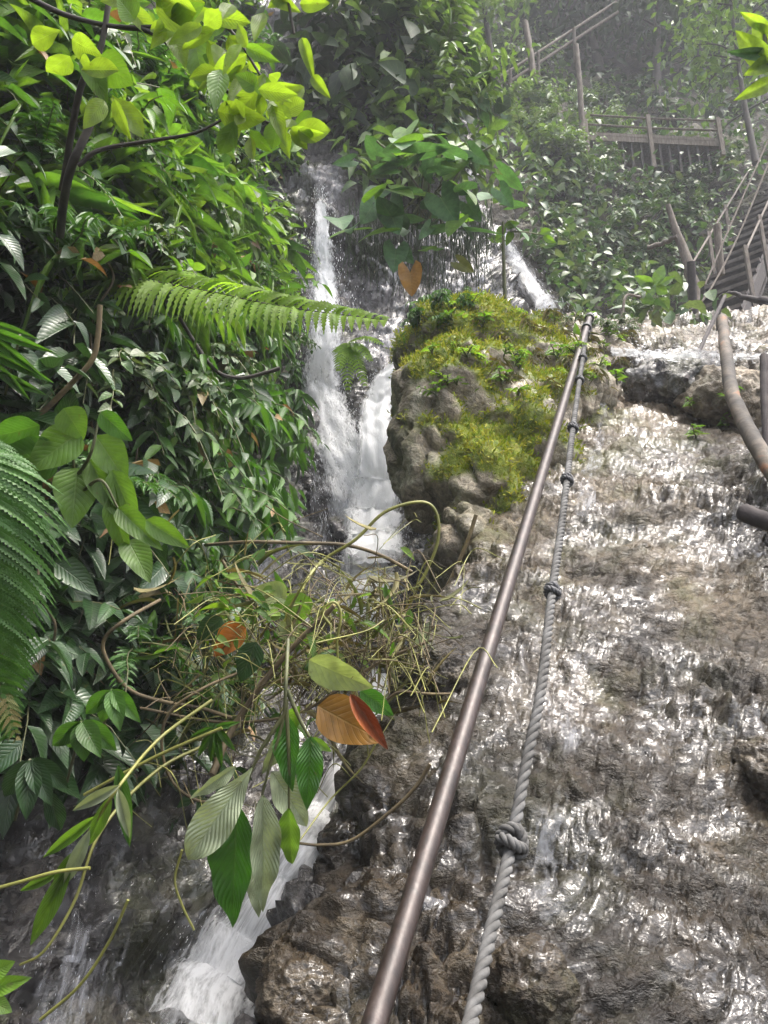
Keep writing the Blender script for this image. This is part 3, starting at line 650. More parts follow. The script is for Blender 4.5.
M_FERND = leaf_mat('dark_fern_leaf', [(.03, .085, .014), (.05, .125, .02)], .3, .45, 3, spec=.3)
M_DRY = leaf_mat('straw_leaf', [(.12, .1, .03), (.2, .17, .06), (.1, .13, .03), (.09, .06, .025)], .3, .7, 3, tcol=(1.2, 1.1, .7))
M_DEAD = leaf_mat('dead_leaf', [(.1, .05, .02), (.2, .12, .04), (.24, .2, .1)], .2, .6, 7, tcol=(1.3, 1., .6))
M_MOSS = leaf_mat('moss_leaf', [(.09, .15, .01), (.17, .21, .014), (.26, .27, .025), (.3, .27, .05)], .25, .8, 2, spec=.2)
M_STEM = simple_mat('green_brown_stem', [(.3, (.035, .045, .015)), (.7, (.11, .11, .04))], 12, .6)
M_VINE = simple_mat('yellow_green_vine', [(.3, (.1, .1, .022)), (.6, (.2, .2, .045)), (.75, (.28, .27, .08))], 9, .5, .002)
M_TWIG = simple_mat('brown_twig', [(.3, (.035, .024, .012)), (.6, (.11, .08, .035)), (.75, (.19, .145, .06))], 12, .75, .002)
M_DARKBARK = simple_mat('dark_bark', [(.3, (.012, .01, .008)), (.6, (.035, .028, .022)), (.75, (.07, .06, .05))], 14, .8, .003)

def bush_mesh(seed, nst=9, L=.5, kind='lance', ll=.14, lw=.035, nper=9, droop=.6, spread=75, nl=5, nw=2, whorl=False, el=(25, 80), mat=None, hang=.35, stems=True, stem_r=.004):
    r = np.random.default_rng(seed); lf, sm = MB(), MB()
    for k in range(nst):
        a = R(r.uniform(-spread, spread)); e = R(r.uniform(*el)); l = L * r.uniform(.55, 1.15)
        d = np.array((math.cos(a) * math.cos(e), math.sin(a) * math.cos(e), math.sin(e)))
        t = np.linspace(0, 1, 9)[:, None]
        P = d * t * l + np.array((0, 0, -1.)) * t ** 2 * l * droop * r.uniform(.6, 1.3) + np.cumsum(r.normal(0, .012 * l, (9, 3)), 0)
        if stems: tube(sm, P, np.linspace(stem_r * 1.4, stem_r * .5, 9), 4, cap=False)
        T, N, B = frames(P); n = max(3, int(nper * r.uniform(.7, 1.3)))
        ts = r.uniform(.82, 1., n) if whorl else np.linspace(.22, 1, n)
        base = np.stack([np.interp(ts, t[:, 0], P[:, c]) for c in range(3)], -1); tan = np.stack([np.interp(ts, t[:, 0], T[:, c]) for c in range(3)], -1)
        az = (np.arange(n) * 2.4 + r.uniform(0, 6)) if whorl else (np.arange(n) % 2 * np.pi + r.normal(0, .5, n))
        h = unit(np.cross(tan, (0, 0, 1.))); v = np.cross(h, tan)
        side = h * np.cos(az)[:, None] + v * np.sin(az)[:, None] * (1 if whorl else .5)
        dr = unit(tan * r.uniform(.25, .8, (n, 1)) + side * .9 + np.array((0, 0, -hang)) + r.normal(0, .15, (n, 3)))
        up = np.array((0, 0, 1.)) + .35 * tan + r.normal(0, .3, (n, 3)) + np.array((.3, 0, 0))
        Ls = ll * r.uniform(.6, 1.25, n) * (1.1 - .35 * ts); Ws = Ls * lw / ll * r.uniform(.85, 1.15, n)
        tp = leaf_tpl(kind, nl, nw, r.uniform(.1, .4), r.uniform(.1, .5))
        add_leaves(lf, tp, base, dr, up, Ls, Ws)
    return lf, sm
PROTO = {}
def proto(key, name, mat, smat=None, **kw):
    """three grown forms of one plant; each is an Empty that parents foliage and stems"""
    PROTO[key] = []
    for v in range(3):
        lf, sm = bush_mesh(hash_(key) + v, **kw); PROTO[key].append((name, lf.mesh('foliage', mat), sm.mesh('stems', smat or M_STEM) if sm.n else None))
def hash_(s): return sum(ord(c) * (i + 7) for i, c in enumerate(s))
def plant(key, var, p, yaw, scale, label, cat, group=None, tilt=0.):
    name, fol, stm = PROTO[key][var % 3]
    o = link(name, None, None, label, cat, group, None, p); o.rotation_euler = (0, tilt, yaw); o.scale = (scale,) * 3
    link('foliage', fol, o)
    if stm: link('stems', stm, o)
    return o
def scatter(key, n, rect, label, cat, group, scale=(.8, 1.25), seed=0, bvh=None, mask=None, lift=.0, yawr=.5, ref=None):
    r = np.random.default_rng(seed + hash_(key)); x0, y0, x1, y1 = rect; k = 0; tries = 0
    nx = max(1, int(math.sqrt(n * (x1 - x0) / (y1 - y0)) + .5)); ny = max(1, math.ceil(n / nx)); cells = [(i, j) for j in range(ny) for i in range(nx)]; r.shuffle(cells)
    for i, j in cells[:n]:
        px = x0 + (i + r.uniform(.1, .9)) * (x1 - x0) / nx; py = y0 + (j + r.uniform(.1, .9)) * (y1 - y0) / ny
        if mask and not mask(px, py): continue
        p, nr = on(px, py, bvh or BV1)
        if p is None or p @ CAMF < (9.6 if ref else 1.7): continue
        if np.dot(nr, p) > 0: nr = -nr
        plant(key, int(r.integers(3)), p - nr * lift, math.atan2(nr[1], nr[0]) + r.normal(0, yawr), r.uniform(*scale) * (min(1, (p @ CAMF / ref)) if ref else 1), label, cat, group)
        k += 1
    return k
def undergrowth(name, rects, mat, n, size, kind='ovate', asp=.5, seed=0, kinds=None, bvh=None, mask=None, lift=(.0, .25), face=.6, near=1.7):
    r = np.random.default_rng(seed); mb = MB(); B, Nn = [], []
    tot = sum((b[2] - b[0]) * (b[3] - b[1]) for b in rects)
    for b in rects:
        m = int(n * (b[2] - b[0]) * (b[3] - b[1]) / tot)
        for _ in range(m):
            px, py = r.uniform(b[0], b[2]), r.uniform(b[1], b[3])
            if mask and not mask(px, py): continue
            p, nr = on(px, py, bvh or BV1)
            if p is None or p @ CAMF < near: continue
            if np.dot(nr, p) > 0: nr = -nr
            B.append(p + nr * r.uniform(*lift) + r.normal(0, .03, 3)); Nn.append(nr)
    B, Nn = np.array(B), np.array(Nn); n = len(B)
    d = unit(r.normal(0, 1, (n, 3)) * (.7, .7, .5) + np.array((0, 0, -.35)) + Nn * .35)
    up = Nn * face + np.array((0, 0, .7)) + r.normal(0, .35, (n, 3)); Ls = size * r.uniform(.5, 1.4, n)
    g = np.array_split(r.permutation(n), 5)
    for k, ix in enumerate(g): add_leaves(mb, leaf_tpl(kind, 4, 2, r.uniform(.1, .4), r.uniform(.1, .6)), B[ix], d[ix], up[ix], Ls[ix], Ls[ix] * asp * r.uniform(.8, 1.2, len(ix)))
    return link(name, mb.mesh(name, mat), kind='stuff')

proto('lance', 'lance_leaved_bush', M_GREEN, nst=11, L=.55, kind='lance', ll=.2, lw=.05, nper=10, droop=.75, hang=.75)
proto('lime', 'lime_green_bush', M_LIME, nst=9, L=.5, kind='lance', ll=.17, lw=.05, nper=9, droop=.6, hang=.5)
M_MID = leaf_mat('mid_green_leaf', [(.03, .085, .012), (.06, .14, .016), (.1, .19, .02), (.15, .24, .025)], .45, .44, spec=.4)
proto('ovate', 'broad_leaved_bush', M_MID, nst=8, L=.6, kind='ovate', ll=.2, lw=.095, nper=7, droop=.6, hang=.4)
proto('dark', 'shade_bush', M_DKLEAF, nst=9, L=.6, kind='ovate', ll=.2, lw=.085, nper=8, droop=.7, hang=.6)
proto('whorl', 'whorl_leaved_plant', M_GREEN, nst=4, L=.32, kind='lance', ll=.2, lw=.075, nper=6, droop=.35, hang=.55, whorl=True, nl=7, nw=4)
proto('grass', 'grass_clump', M_LIME, nst=34, L=.5, kind='blade', ll=.4, lw=.014, nper=3, droop=.8, hang=.5, stems=True, stem_r=.0015)
proto('climb', 'heart_leaved_climber', M_GREY, nst=9, L=.8, kind='heart', ll=.22, lw=.19, nper=6, droop=.7, hang=.5, nl=6, nw=4)
proto('small', 'small_leaved_shrub', M_MIX, nst=16, L=1.15, kind='ovate', ll=.15, lw=.085, nper=15, droop=.45, hang=.3, nl=4)
proto('hillvine', 'round_leaved_creeper', M_MIX, nst=14, L=1., kind='heart', ll=.17, lw=.15, nper=11, droop=.9, hang=.4, nl=4, nw=4)
proto('misty', 'hillside_shrub', M_MISTY, nst=18, L=1.9, kind='lance', ll=.3, lw=.1, nper=18, droop=.4, hang=.5, nl=4)
proto('herb', 'small_herb', M_LIME, nst=5, L=.12, kind='lance', ll=.06, lw=.017, nper=5, droop=.5, hang=.2, spread=180, nl=4)
proto('litfern', 'little_fern', M_FERN, nst=6, L=.17, kind='lance', ll=.032, lw=.008, nper=22, droop=.6, hang=.2, spread=180, nl=3, el=(30, 65))
proto('drygrass', 'dry_grass_tuft', M_DRY, nst=26, L=.22, kind='blade', ll=.14, lw=.006, nper=3, droop=.9, hang=.7, spread=180, stem_r=.001)

def left(px, py): return px < np.interp(py, [0, 60, 200, 400, 470, 540, 640, 760], [262, 268, 292, 288, 282, 262, 225, 205])
# filler first: what nobody could count
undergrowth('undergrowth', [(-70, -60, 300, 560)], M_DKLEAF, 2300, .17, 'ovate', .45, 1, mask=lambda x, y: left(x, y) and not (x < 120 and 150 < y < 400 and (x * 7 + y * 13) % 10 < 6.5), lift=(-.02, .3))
undergrowth('undergrowth', [(-60, -60, 292, 340)], M_MID, 1300, .17, 'ovate', .42, 11, mask=lambda x, y: left(x, y) and not (x < 120 and y > 110), lift=(.05, .4))
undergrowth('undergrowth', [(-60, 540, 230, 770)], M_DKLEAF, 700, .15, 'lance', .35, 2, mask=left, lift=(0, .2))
undergrowth('hill_undergrowth', [(520, 90, 840, 335)], M_MIX, 5200, .2, 'ovate', .6, 3, near=9.2, lift=(.0, .7), mask=lambda x, y: y < np.interp(x, [520, 560, 690, 770], [250, 325, 335, 330]) and not (y > 165 and x > 760 - (y - 165) * .46))
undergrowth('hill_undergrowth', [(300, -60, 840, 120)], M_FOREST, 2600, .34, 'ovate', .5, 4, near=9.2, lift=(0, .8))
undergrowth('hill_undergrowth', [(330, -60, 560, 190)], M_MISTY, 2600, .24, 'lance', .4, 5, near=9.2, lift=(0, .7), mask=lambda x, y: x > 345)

scatter('lance', 50, (120, 320, 292, 545), 'lance-leaved green bush drooping on the left bank below the long bright fern frond', 'bush', 'lance-leaved bushes below the fern frond', (.75, 1.15), 1, mask=left)
scatter('lime', 26, (110, 150, 300, 330), 'lime-green bush crowding the left bank above the long fern frond', 'bush', 'lime-green bushes above the fern frond', (.8, 1.3), 2, mask=left)
scatter('ovate', 30, (-60, -40, 270, 200), 'broad-leaved bush on the upper left bank behind the dark branches', 'bush', 'broad-leaved bushes behind the dark branches', (.8, 1.3), 3, mask=lambda x, y: left(x, y) and not (x < 110 and y > 150))
scatter('grass', 16, (-40, 90, 240, 320), 'clump of long grassy leaves hanging on the left bank behind the lone dark stem', 'grass clump', 'grassy clumps on the left bank', (.8, 1.3), 4, mask=left)
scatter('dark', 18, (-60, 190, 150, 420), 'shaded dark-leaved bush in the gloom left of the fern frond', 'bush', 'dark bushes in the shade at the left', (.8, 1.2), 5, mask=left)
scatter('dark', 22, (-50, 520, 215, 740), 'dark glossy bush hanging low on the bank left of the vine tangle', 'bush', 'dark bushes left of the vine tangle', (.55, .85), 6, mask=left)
scatter('lance', 12, (110, 520, 235, 650), 'drooping lance-leaved bush at the bank edge just left of the vine tangle', 'bush', 'lance-leaved bushes beside the vine tangle', (.5, .8), 7, mask=left)
scatter('climb', 10, (150, 90, 285, 200), 'grey glossy heart-leaved climber on the left bank beside the upper fall', 'climber', 'grey climbers left of the upper fall', (.6, .85), 8, mask=left)
scatter('misty', 15, (372, -50, 560, 130), 'feathery pale green shrub in the mist at the top centre', 'shrub', 'misty shrubs at the top centre', (.6, 1.05), 9)
scatter('climb', 10, (345, 60, 500, 180), 'glossy heart-leaved climber on the cliff top above the hanging roots', 'climber', 'climbers on the cliff top', (.8, 1.2), 10)
scatter('small', 46, (530, 150, 800, 325), 'small-leaved shrub on the slope between the second waterfall and the staircase', 'shrub', 'small-leaved shrubs on the far slope', (.5, .9), 11, ref=15, mask=lambda x, y: y < np.interp(x, [530, 565, 690, 770], [240, 320, 325, 260]) and not (y > 150 and x > 735 - (y - 150) * .5))
scatter('hillvine', 34, (535, 160, 760, 290), 'round-leaved creeper covering the far slope below the footbridge', 'creeper', 'creepers below the footbridge', (.6, 1.), 12, ref=15, mask=lambda x, y: not (y > 150 and x > 735 - (y - 150) * .5))
scatter('misty', 14, (520, 95, 620, 165), 'green shrub at the left end of the footbridge and below it', 'shrub', 'shrubs left of the footbridge', (.4, .75), 13, ref=20)
scatter('herb', 18, (415, 315, 630, 400), 'small lime-green herb growing on top of the mossy mound', 'herb', 'herbs on the mossy mound', (.7, 1.5), 14)
scatter('litfern', 16, (430, 295, 625, 395), 'tiny feathery fern rooted on the mossy mound', 'fern', 'tiny ferns on the mossy mound', (.6, 1.1), 15)
scatter('drygrass', 22, (480, 305, 630, 395), 'dry straw-coloured grass tuft on the mossy mound', 'grass tuft', 'dry grass on the mossy mound', (.5, .9), 16)
scatter('lance', 7, (418, 285, 470, 330), 'leafy plant sprouting where the mound meets the dark cliff', 'plant', 'plants between mound and cliff', (.22, .4), 17)
scatter('small', 5, (560, 322, 640, 336), 'low leafy shrub at the water edge above the white stream', 'shrub', 'low shrubs above the stream', (.14, .22), 18)
scatter('herb', 5, (690, 395, 740, 440), 'bright herb sprouting from the rocks under the curved log', 'herb', 'herbs under the curved log', (.8, 1.3), 19)

proto('fernbush', 'ferny_plant', M_FERND, nst=9, L=.6, kind='lance', ll=.085, lw=.02, nper=40, droop=.8, hang=.25, nl=4, el=(20, 70))
proto('creeper', 'small_leaved_creeper', M_MIX, nst=14, L=.5, kind='ovate', ll=.065, lw=.04, nper=16, droop=1., hang=.4, nl=4)
proto('strap', 'strap_leaved_plant', M_MID, nst=10, L=.25, kind='lance', ll=.5, lw=.05, nper=2, droop=.4, hang=.5, nl=9)
scatter('fernbush', 12, (-20, 20, 270, 330), 'ferny plant with fine divided fronds half hidden on the upper left bank', 'fern', 'ferny plants on the upper left bank', (.6, 1.1), 23, mask=left, lift=-.15)
scatter('fernbush', 8, (20, 330, 250, 700), 'dark ferny plant tucked low on the left bank under the bushes', 'fern', 'ferny plants low on the left bank', (.4, .7), 24, mask=left, lift=-.2)
scatter('creeper', 22, (60, 60, 292, 420), 'small-leaved creeper trailing down the left bank near the falls', 'creeper', 'small creepers on the left bank', (.7, 1.2), 25, mask=left, lift=-.25)
scatter('strap', 12, (0, 0, 285, 300), 'plant with long strap-shaped leaves arching off the upper left bank', 'plant', 'strap-leaved plants on the upper left bank', (.6, 1.1), 26, mask=left, lift=-.15)
undergrowth('dead_leaves', [(20, -20, 290, 700)], M_DEAD, 150, .1, 'ovate', .5, 27, mask=left, lift=(.1, .5))
# moss cushions on the boulder: short blades, one part of it
r_ = np.random.default_rng(21); Vb, Fb = BOULD; fc = Vb[Fb].mean(1); fm = MOSS[Fb].mean(1); fnn = BN[Fb].mean(1)
vis = (fm > .25); ix = r_.choice(np.where(vis)[0], 36000)
cl = fbm(fc[ix] * 11, 2); ok = r_.random(len(ix)) < sstep(.2, .7, fm[ix]); ix, cl = ix[ok], cl[ok]; n = len(ix)
b = fc[ix] + r_.normal(0, .012, (n, 3)) + fnn[ix] * (.012 * (cl[:, None] + .3)); d = fnn[ix] * .8 + np.array((0, 0, .25)) + r_.normal(0, .5, (n, 3))
mb = MB(); Ls = .028 * r_.uniform(.5, 1.4, n) * (1 + .5 * cl); add_leaves(mb, leaf_tpl('lance', 2, 2, .2, .4), b, d, r_.normal(0, 1, (n, 3)), np.maximum(Ls, .01), .011)
part('moss', mb, M_MOSS, bo, kind='stuff')
# ------------------------------------------------------------------ single plants that stand out
def leaf_between(b, t, w, kind='lance', face=None, nl=12, nw=6, fold=.25, curve=.12, wave=.25, roll=0., ph=0.):
    b, t = np.asarray(b, float), np.asarray(t, float); d = t - b; L = np.linalg.norm(d)
    f = -unit((b + t) / 2) if face is None else np.asarray(face, float)
    f = unit(f - d / L * np.dot(f, d / L)); s = np.cross(d / L, f); f = f * math.cos(roll) + s * math.sin(roll)
    mb = MB(); add_leaves(mb, leaf_tpl(kind, nl, nw, fold, curve, wave, ph), b[None], d[None], f[None], np.array([L]), np.array([w])); return mb
def leaf_px(owner, bx, by, tx, ty, wpx, dep, mat, kind='lance', ddep=0., name='leaf', label=None, **kw):
    mb = leaf_between(at(bx, by, dep), at(tx, ty, dep + ddep), wpx * (1.25 if owner.name.startswith('tree') else 1.) / FOC * dep, kind, **kw)
    return part(name, mb, mat, owner, label=label)
def px_tube(pts, dep, r, n=40, sides=6, dd=0.):
    """pts: (px, py[, extra depth])"""
    P = spline([at(p[0], p[1], dep + (p[2] if len(p) > 2 else 0.)) for p in pts], n); mb = MB()
    tube(mb, P, r if np.isscalar(r) else np.linspace(r[0], r[1], n), sides); return mb, P
def vine(label, pts, dep, r, mat=None, name='vine', cat='vine', group=None):
    mb, P = px_tube(pts, dep, r, 60); o = P[0].copy(); mb.V = [v - o for v in mb.V]
    return link(name, mb.mesh(name, mat or M_VINE), None, label, cat, group, None, o)

def frond_mesh(curve, npin, plen, pw, side_ang, droop, nrm, serr=9, tip=.1, seed=0, sides=(-1, 1), curl=0.):
    r = np.random.default_rng(seed); P = spline(curve, 120); T, _, _ = frames(P); mb = MB(); sm = MB()
    tube(sm, P, np.linspace(.009, .0015, 120) * (plen / .3), 6)
    for k in range(npin):
        f = .06 + .94 * k / npin; i = int(f * 119); p = P[i]; T0 = T[i]
        nr = unit(nrm - T0 * np.dot(nrm, T0)); sd = np.cross(T0, nr)
        prof = min(1, .45 + 2.2 * f) * max(tip, (1 - f) ** .55 * 1.15 if f > .35 else 1.); Lp = plen * min(prof, 1.) * r.uniform(.92, 1.06)
        for s in sides:
            d = unit(sd * s * math.cos(side_ang) + T0 * math.sin(side_ang)); m = serr * 2
            t = np.linspace(0, 1, m + 1); q = p + d[None] * (t * Lp)[:, None] + np.array((0, 0, -1.))[None] * (t ** 2 * Lp * (droop + r.normal(0, .05)))[:, None] + nr[None] * (np.sin(t * np.pi) * Lp * curl)[:, None]
            tq = unit(np.gradient(q, axis=0)); up = unit(nr + .25 * r.normal(0, 1, 3)); bq = unit(np.cross(tq, up))
            w = pw * np.sin(np.pi * np.clip(t * .93 + .07, 0, 1) ** .5) ** .8 * (1 + .32 * np.where(np.arange(m + 1) % 2, 1, -1)); w[-1] = .0004
            nn = np.cross(bq, tq)
            V = np.stack([q - bq * w[:, None] / 2 + nn * w[:, None] * .12, q, q + bq * w[:, None] / 2 + nn * w[:, None] * .12], 1)
            uv = np.stack([np.broadcast_to(np.array((0, .5, 1))[None], (m + 1, 3)), np.broadcast_to(t[:, None], (m + 1, 3))], -1)
            mb.add(*grid_mesh(V, uv))
    return mb, sm
# long horizontal frond
c = [at(88, 300, 3.75), at(120, 280, 3.5), at(190, 288, 3.2), at(280, 306, 2.95), at(392, 321, 2.75)]
fo = thing('fern', 'long bright green fern frond reaching out level across the white waterfall', 'fern', c[0])
mb, sm = frond_mesh(c, 60, .23, .03, R(26), .35, np.array((.15, -.95, .3)), seed=2, curl=.1)
part('frond', mb, M_FERN, fo); part('stalk', sm, M_DARKBARK, fo)
# the darker frond hanging at the left edge
c = [at(-30, 430, 1.5), at(-8, 470, 1.42), at(-2, 560, 1.4), at(-4, 650, 1.42), at(8, 742, 1.5)]
fo = thing('fern', 'dark green fern frond hanging down at the left edge with a yellowing tip', 'fern', c[0])
mb, sm = frond_mesh(c, 44, .14, .0155, R(30), .38, np.array((.35, -.8, .45)), seed=3, serr=16)
part('frond', mb, M_FERND, fo); part('stalk', sm, M_STEM, fo)
c = [at(0, 700, 1.5), at(10, 730, 1.5), at(20, 742, 1.5)]
mb, sm = frond_mesh([at(4, 690, 1.46), at(10, 715, 1.46), at(18, 745, 1.48)], 8, .03, .008, R(35), .3, np.array((.35, -.8, .45)), seed=4); part('frond', mb, M_DRY, fo, label='yellowed tip of the hanging frond')
c = [at(352, 352, 6.3), at(365, 366, 6.2), at(372, 388, 6.15)]
fo = thing('fern', 'small drooping fern in the spray between the two strands of the waterfall', 'fern', at(345, 345, 6.4))
for k, (tx, ty) in enumerate(((372, 362), (366, 388), (348, 392), (385, 345), (338, 372))):
    mb, sm = frond_mesh([at(346, 343, 6.3), at((346 + tx) / 2, (343 + ty) / 2 - 7, 6.2), at(tx, ty, 6.1)], 16, .1, .022, R(25), .3, np.array((0, -.6, .8)), seed=5 + k); part('frond', mb, M_FERN, fo)

# broad leaved plant at the left
bl = thing('broad_leaved_plant', 'plant with large glossy ribbed leaves above the hanging fern frond at the left', 'plant', at(70, 440, 2.1))
for i, a in enumerate([(64, 408, 84, 440, 32), (80, 432, 26, 470, 40, ), (96, 436, 128, 482, 36), (78, 468, 72, 526, 44), (100, 412, 132, 442, 22), (60, 455, -10, 462, 46), (112, 470, 138, 530, 26), (90, 460, 120, 520, 26), (40, 425, -12, 440, 34), (118, 508, 160, 548, 24), (110, 498, 128, 560, 22), (128, 540, 150, 580, 30), (146, 520, 190, 548, 22)]):
    leaf_px(bl, *a, 2.1 + .04 * (i % 4), M_GREEN if i in (5, 8, 4) else M_MID, 'ovate', ddep=-.06 if i % 2 else .03, fold=.22, curve=.2, ph=i, roll=.25 * math.sin(i * 2.1))
for k, p in enumerate(([(70, 520, .2), (74, 470, .1), (66, 410)], [(74, 480, .1), (90, 455), (100, 414)], [(74, 500, .1), (100, 480), (118, 508)])):
    mb, _ = px_tube(p, 2.15, (.006, .003), 16); part('stem', mb, M_STEM, bl)
# plants with whorls of pointed leaves at the lower left
for lab, cx, cy, dp, lst, mat in (
    ('bright whorl of pointed leaves catching the light at the lower left', 82, 722, 1.95, [(82, 722, 100, 756, 22), (82, 722, 84, 762, 24), (80, 722, 50, 748, 20), (84, 720, 118, 752, 20), (82, 720, 66, 752, 18)], M_GREEN),
    ('second pointed-leaf whorl just above and behind the bright one', 112, 690, 2.1, [(112, 690, 120, 730, 20), (112, 690, 140, 722, 18), (110, 690, 84, 716, 18), (112, 688, 100, 726, 16)], M_GREEN),
    ('dark drooping whorl at the very lower left under the fern tip', 30, 760, 1.9, [(30, 760, 26, 820, 24), (30, 760, 52, 806, 22), (28, 760, 2, 800, 22), (32, 758, 70, 790, 20), (48, 790, 62, 835, 20)], M_DKLEAF),
    ('narrow-leaved sprig hanging at the left edge under the shaded bank', 20, 335, 2.4, [(-10, 330, 52, 352, 10), (-10, 336, 44, 378, 10), (-8, 352, 52, 382, 12), (-10, 360, 30, 400, 10), (-10, 322, 40, 340, 9), (-10, 370, 48, 396, 10)], M_GREEN)):
    o = thing('whorl_leaved_plant', lab, 'plant', at(cx, cy + 30, dp + .1))
    for i, a in enumerate(lst): leaf_px(o, *a, dp, mat, 'lance', ddep=-.05 + .03 * i, fold=.3, curve=.2, ph=i)
    mb, _ = px_tube([(cx - 15, cy + 60, .15), (cx - 6, cy + 25, .08), (cx, cy)], dp, .004, 12); part('stem', mb, M_STEM, o)
o = thing('broad_leaved_plant', 'bright yellow-green lobed leaves poking in at the bottom left corner', 'plant', at(0, 990, 1.2))
for i, a in enumerate([(-12, 975, 14, 962, 20), (-12, 990, 30, 978, 18), (-12, 1000, 12, 1012, 18)]): leaf_px(o, *a, 1.2, M_LIME, 'ovate', ph=i)

# hanging sprig with big leaves in front of the cascade
hs = thing('hanging_sprig', 'broken sprig with big pale and green leaves hanging upside down over the cascade', 'sprig', at(288, 690, 1.85))
M_PALEU = leaf_mat('pale_leaf_underside', [(.24, .28, .17), (.28, .32, .2), (.22, .28, .15)], .25, .55, 15, bump=.006)
M_VIVID = leaf_mat('vivid_green_leaf', [(.035, .12, .01), (.045, .15, .012)], .35, .32, 13, bump=.005)
for i, (a, m, k, lb) in enumerate((
    ((252, 768, 186, 862, 40), M_PALEU, 'obov', 'pale leaf underside at the left'), ((238, 802, 229, 932, 46), M_VIVID, 'lance', 'large vivid green leaf in the middle'), ((263, 795, 264, 915, 31), M_PALEU, 'lance', None),
    ((272, 772, 309, 828, 34), M_PALEU, 'lance', None), ((288, 716, 290, 792, 28), M_VIVID, 'lance', None), ((311, 736, 307, 812, 27), M_VIVID, 'lance', None),
    ((292, 722, 262, 776, 20), M_PALEU, 'lance', None), ((289, 808, 291, 868, 24), M_LIME, 'lance', None), ((256, 860, 258, 918, 20), M_PALEU, 'lance', None), ((236, 766, 190, 800, 14), M_PALEU, 'lance', None),
    ((310, 738, 332, 752, 10), M_LIME, 'lance', None), ((300, 706, 282, 742, 18), M_LIME, 'lance', None))):
    leaf_px(hs, *a, 1.85 + .025 * ((i * 3) % 5), m, k, ddep=-.05 + .03 * (i % 4), nl=18, nw=8, fold=.22, curve=.13, wave=.5, ph=i * 1.7, roll=.35 * math.sin(i * 1.9), label=lb)
for p in ([(288, 640, .1), (286, 680), (283, 720), (270, 765), (262, 795)], [(284, 715), (262, 748), (252, 770), (240, 802)], [(287, 690), (300, 720), (310, 738)], [(286, 700), (289, 760), (289, 808)]):
    mb, _ = px_tube(p, 1.87, (.0055, .003), 24); part('stem', mb, M_STEM, hs)

# the tangle of debris vines
M_PALEL = leaf_mat('pale_yellow_green_leaf', [(.28, .33, .14), (.24, .3, .12)], .3, .5, 9)
M_ORANGE = leaf_mat('orange_dead_leaf', [(.42, .16, .02), (.36, .13, .02)], .35, .5, 9, tcol=(1.4, 1., .5))
M_OCHRE = leaf_mat('ochre_dying_leaf', [(.26, .15, .016), (.32, .14, .02)], .3, .4, 9, tcol=(1.4, 1.1, .4))
M_RUSSET = leaf_mat('russet_dead_leaf', [(.22, .065, .02), (.19, .05, .016)], .08, .5, 9, tcol=(1.2, .8, .5))
def lone(label, mat, args, dep, kind='heart', name='leaf', petiole=None, **kw):
    mb = leaf_between(at(args[0], args[1], dep), at(args[2], args[3], dep + kw.pop('ddep', 0.)), args[4] / FOC * dep, kind, nl=14, nw=8, **kw)
    o = thing(name, label, 'leaf', at(args[0], args[1], dep)); part('blade', mb, mat, o)
    if petiole: m2, _ = px_tube(petiole, dep, .0035, 20); part('petiole', m2, M_VINE, o)
    return o
lone('pale yellow-green heart-shaped leaf hanging by a hooked stalk over the brown leaf', M_PALEL, (309, 660, 373, 690, 36), 2.02, 'ovate', petiole=[(330, 625), (322, 612), (334, 602), (341, 615), (337, 640), (338, 661)], fold=.15, curve=.1, roll=.5)
o = lone('big ochre and russet folded dying leaf below the pale heart-shaped leaf', M_OCHRE, (318, 706, 384, 742, 46), 1.98, 'ovate', fold=.12, curve=.12)
mb = leaf_between(at(350, 694, 1.97), at(388, 750, 1.95), 17 / FOC * 1.97, 'lance', fold=.6, curve=-.1, nl=14, nw=6); part('folded_edge', mb, M_RUSSET, o, label='russet red folded edge')
lone('orange dead leaf caught at the left of the tangle', M_ORANGE, (246, 628, 212, 656, 30), 2.3, 'ovate', fold=.4, roll=.4)
lone('dark glossy leaf hanging below the orange dead leaf', M_DKLEAF, (256, 642, 240, 683, 26), 2.2, 'ovate', fold=.3)
lone('pale leaf curling over at the top left of the tangle', M_PALEL, (286, 600, 254, 588, 30), 2.35, 'ovate', fold=.3, curve=.3)
lone('yellow-green leaf in the upper middle of the tangle', M_LIME, (300, 592, 296, 628, 28), 2.4, 'ovate', fold=.25)
lone('pale leaf hanging under the curling pale leaf', M_PALEL, (280, 622, 300, 642, 22), 2.33, 'ovate', fold=.2)
lone('small pale leaf standing at the right end of the tangle', M_PALEU, (418, 650, 430, 621, 13), 2.5, 'lance', fold=.2)
lone('green leaf drooping behind the ochre dying leaf', M_VIVID, (360, 690, 394, 716, 20), 2.1, 'lance', fold=.3)
lone('dark green leaf at the left end of the tangle', M_DKLEAF, (222, 618, 196, 640, 24), 2.35, 'ovate', fold=.3)
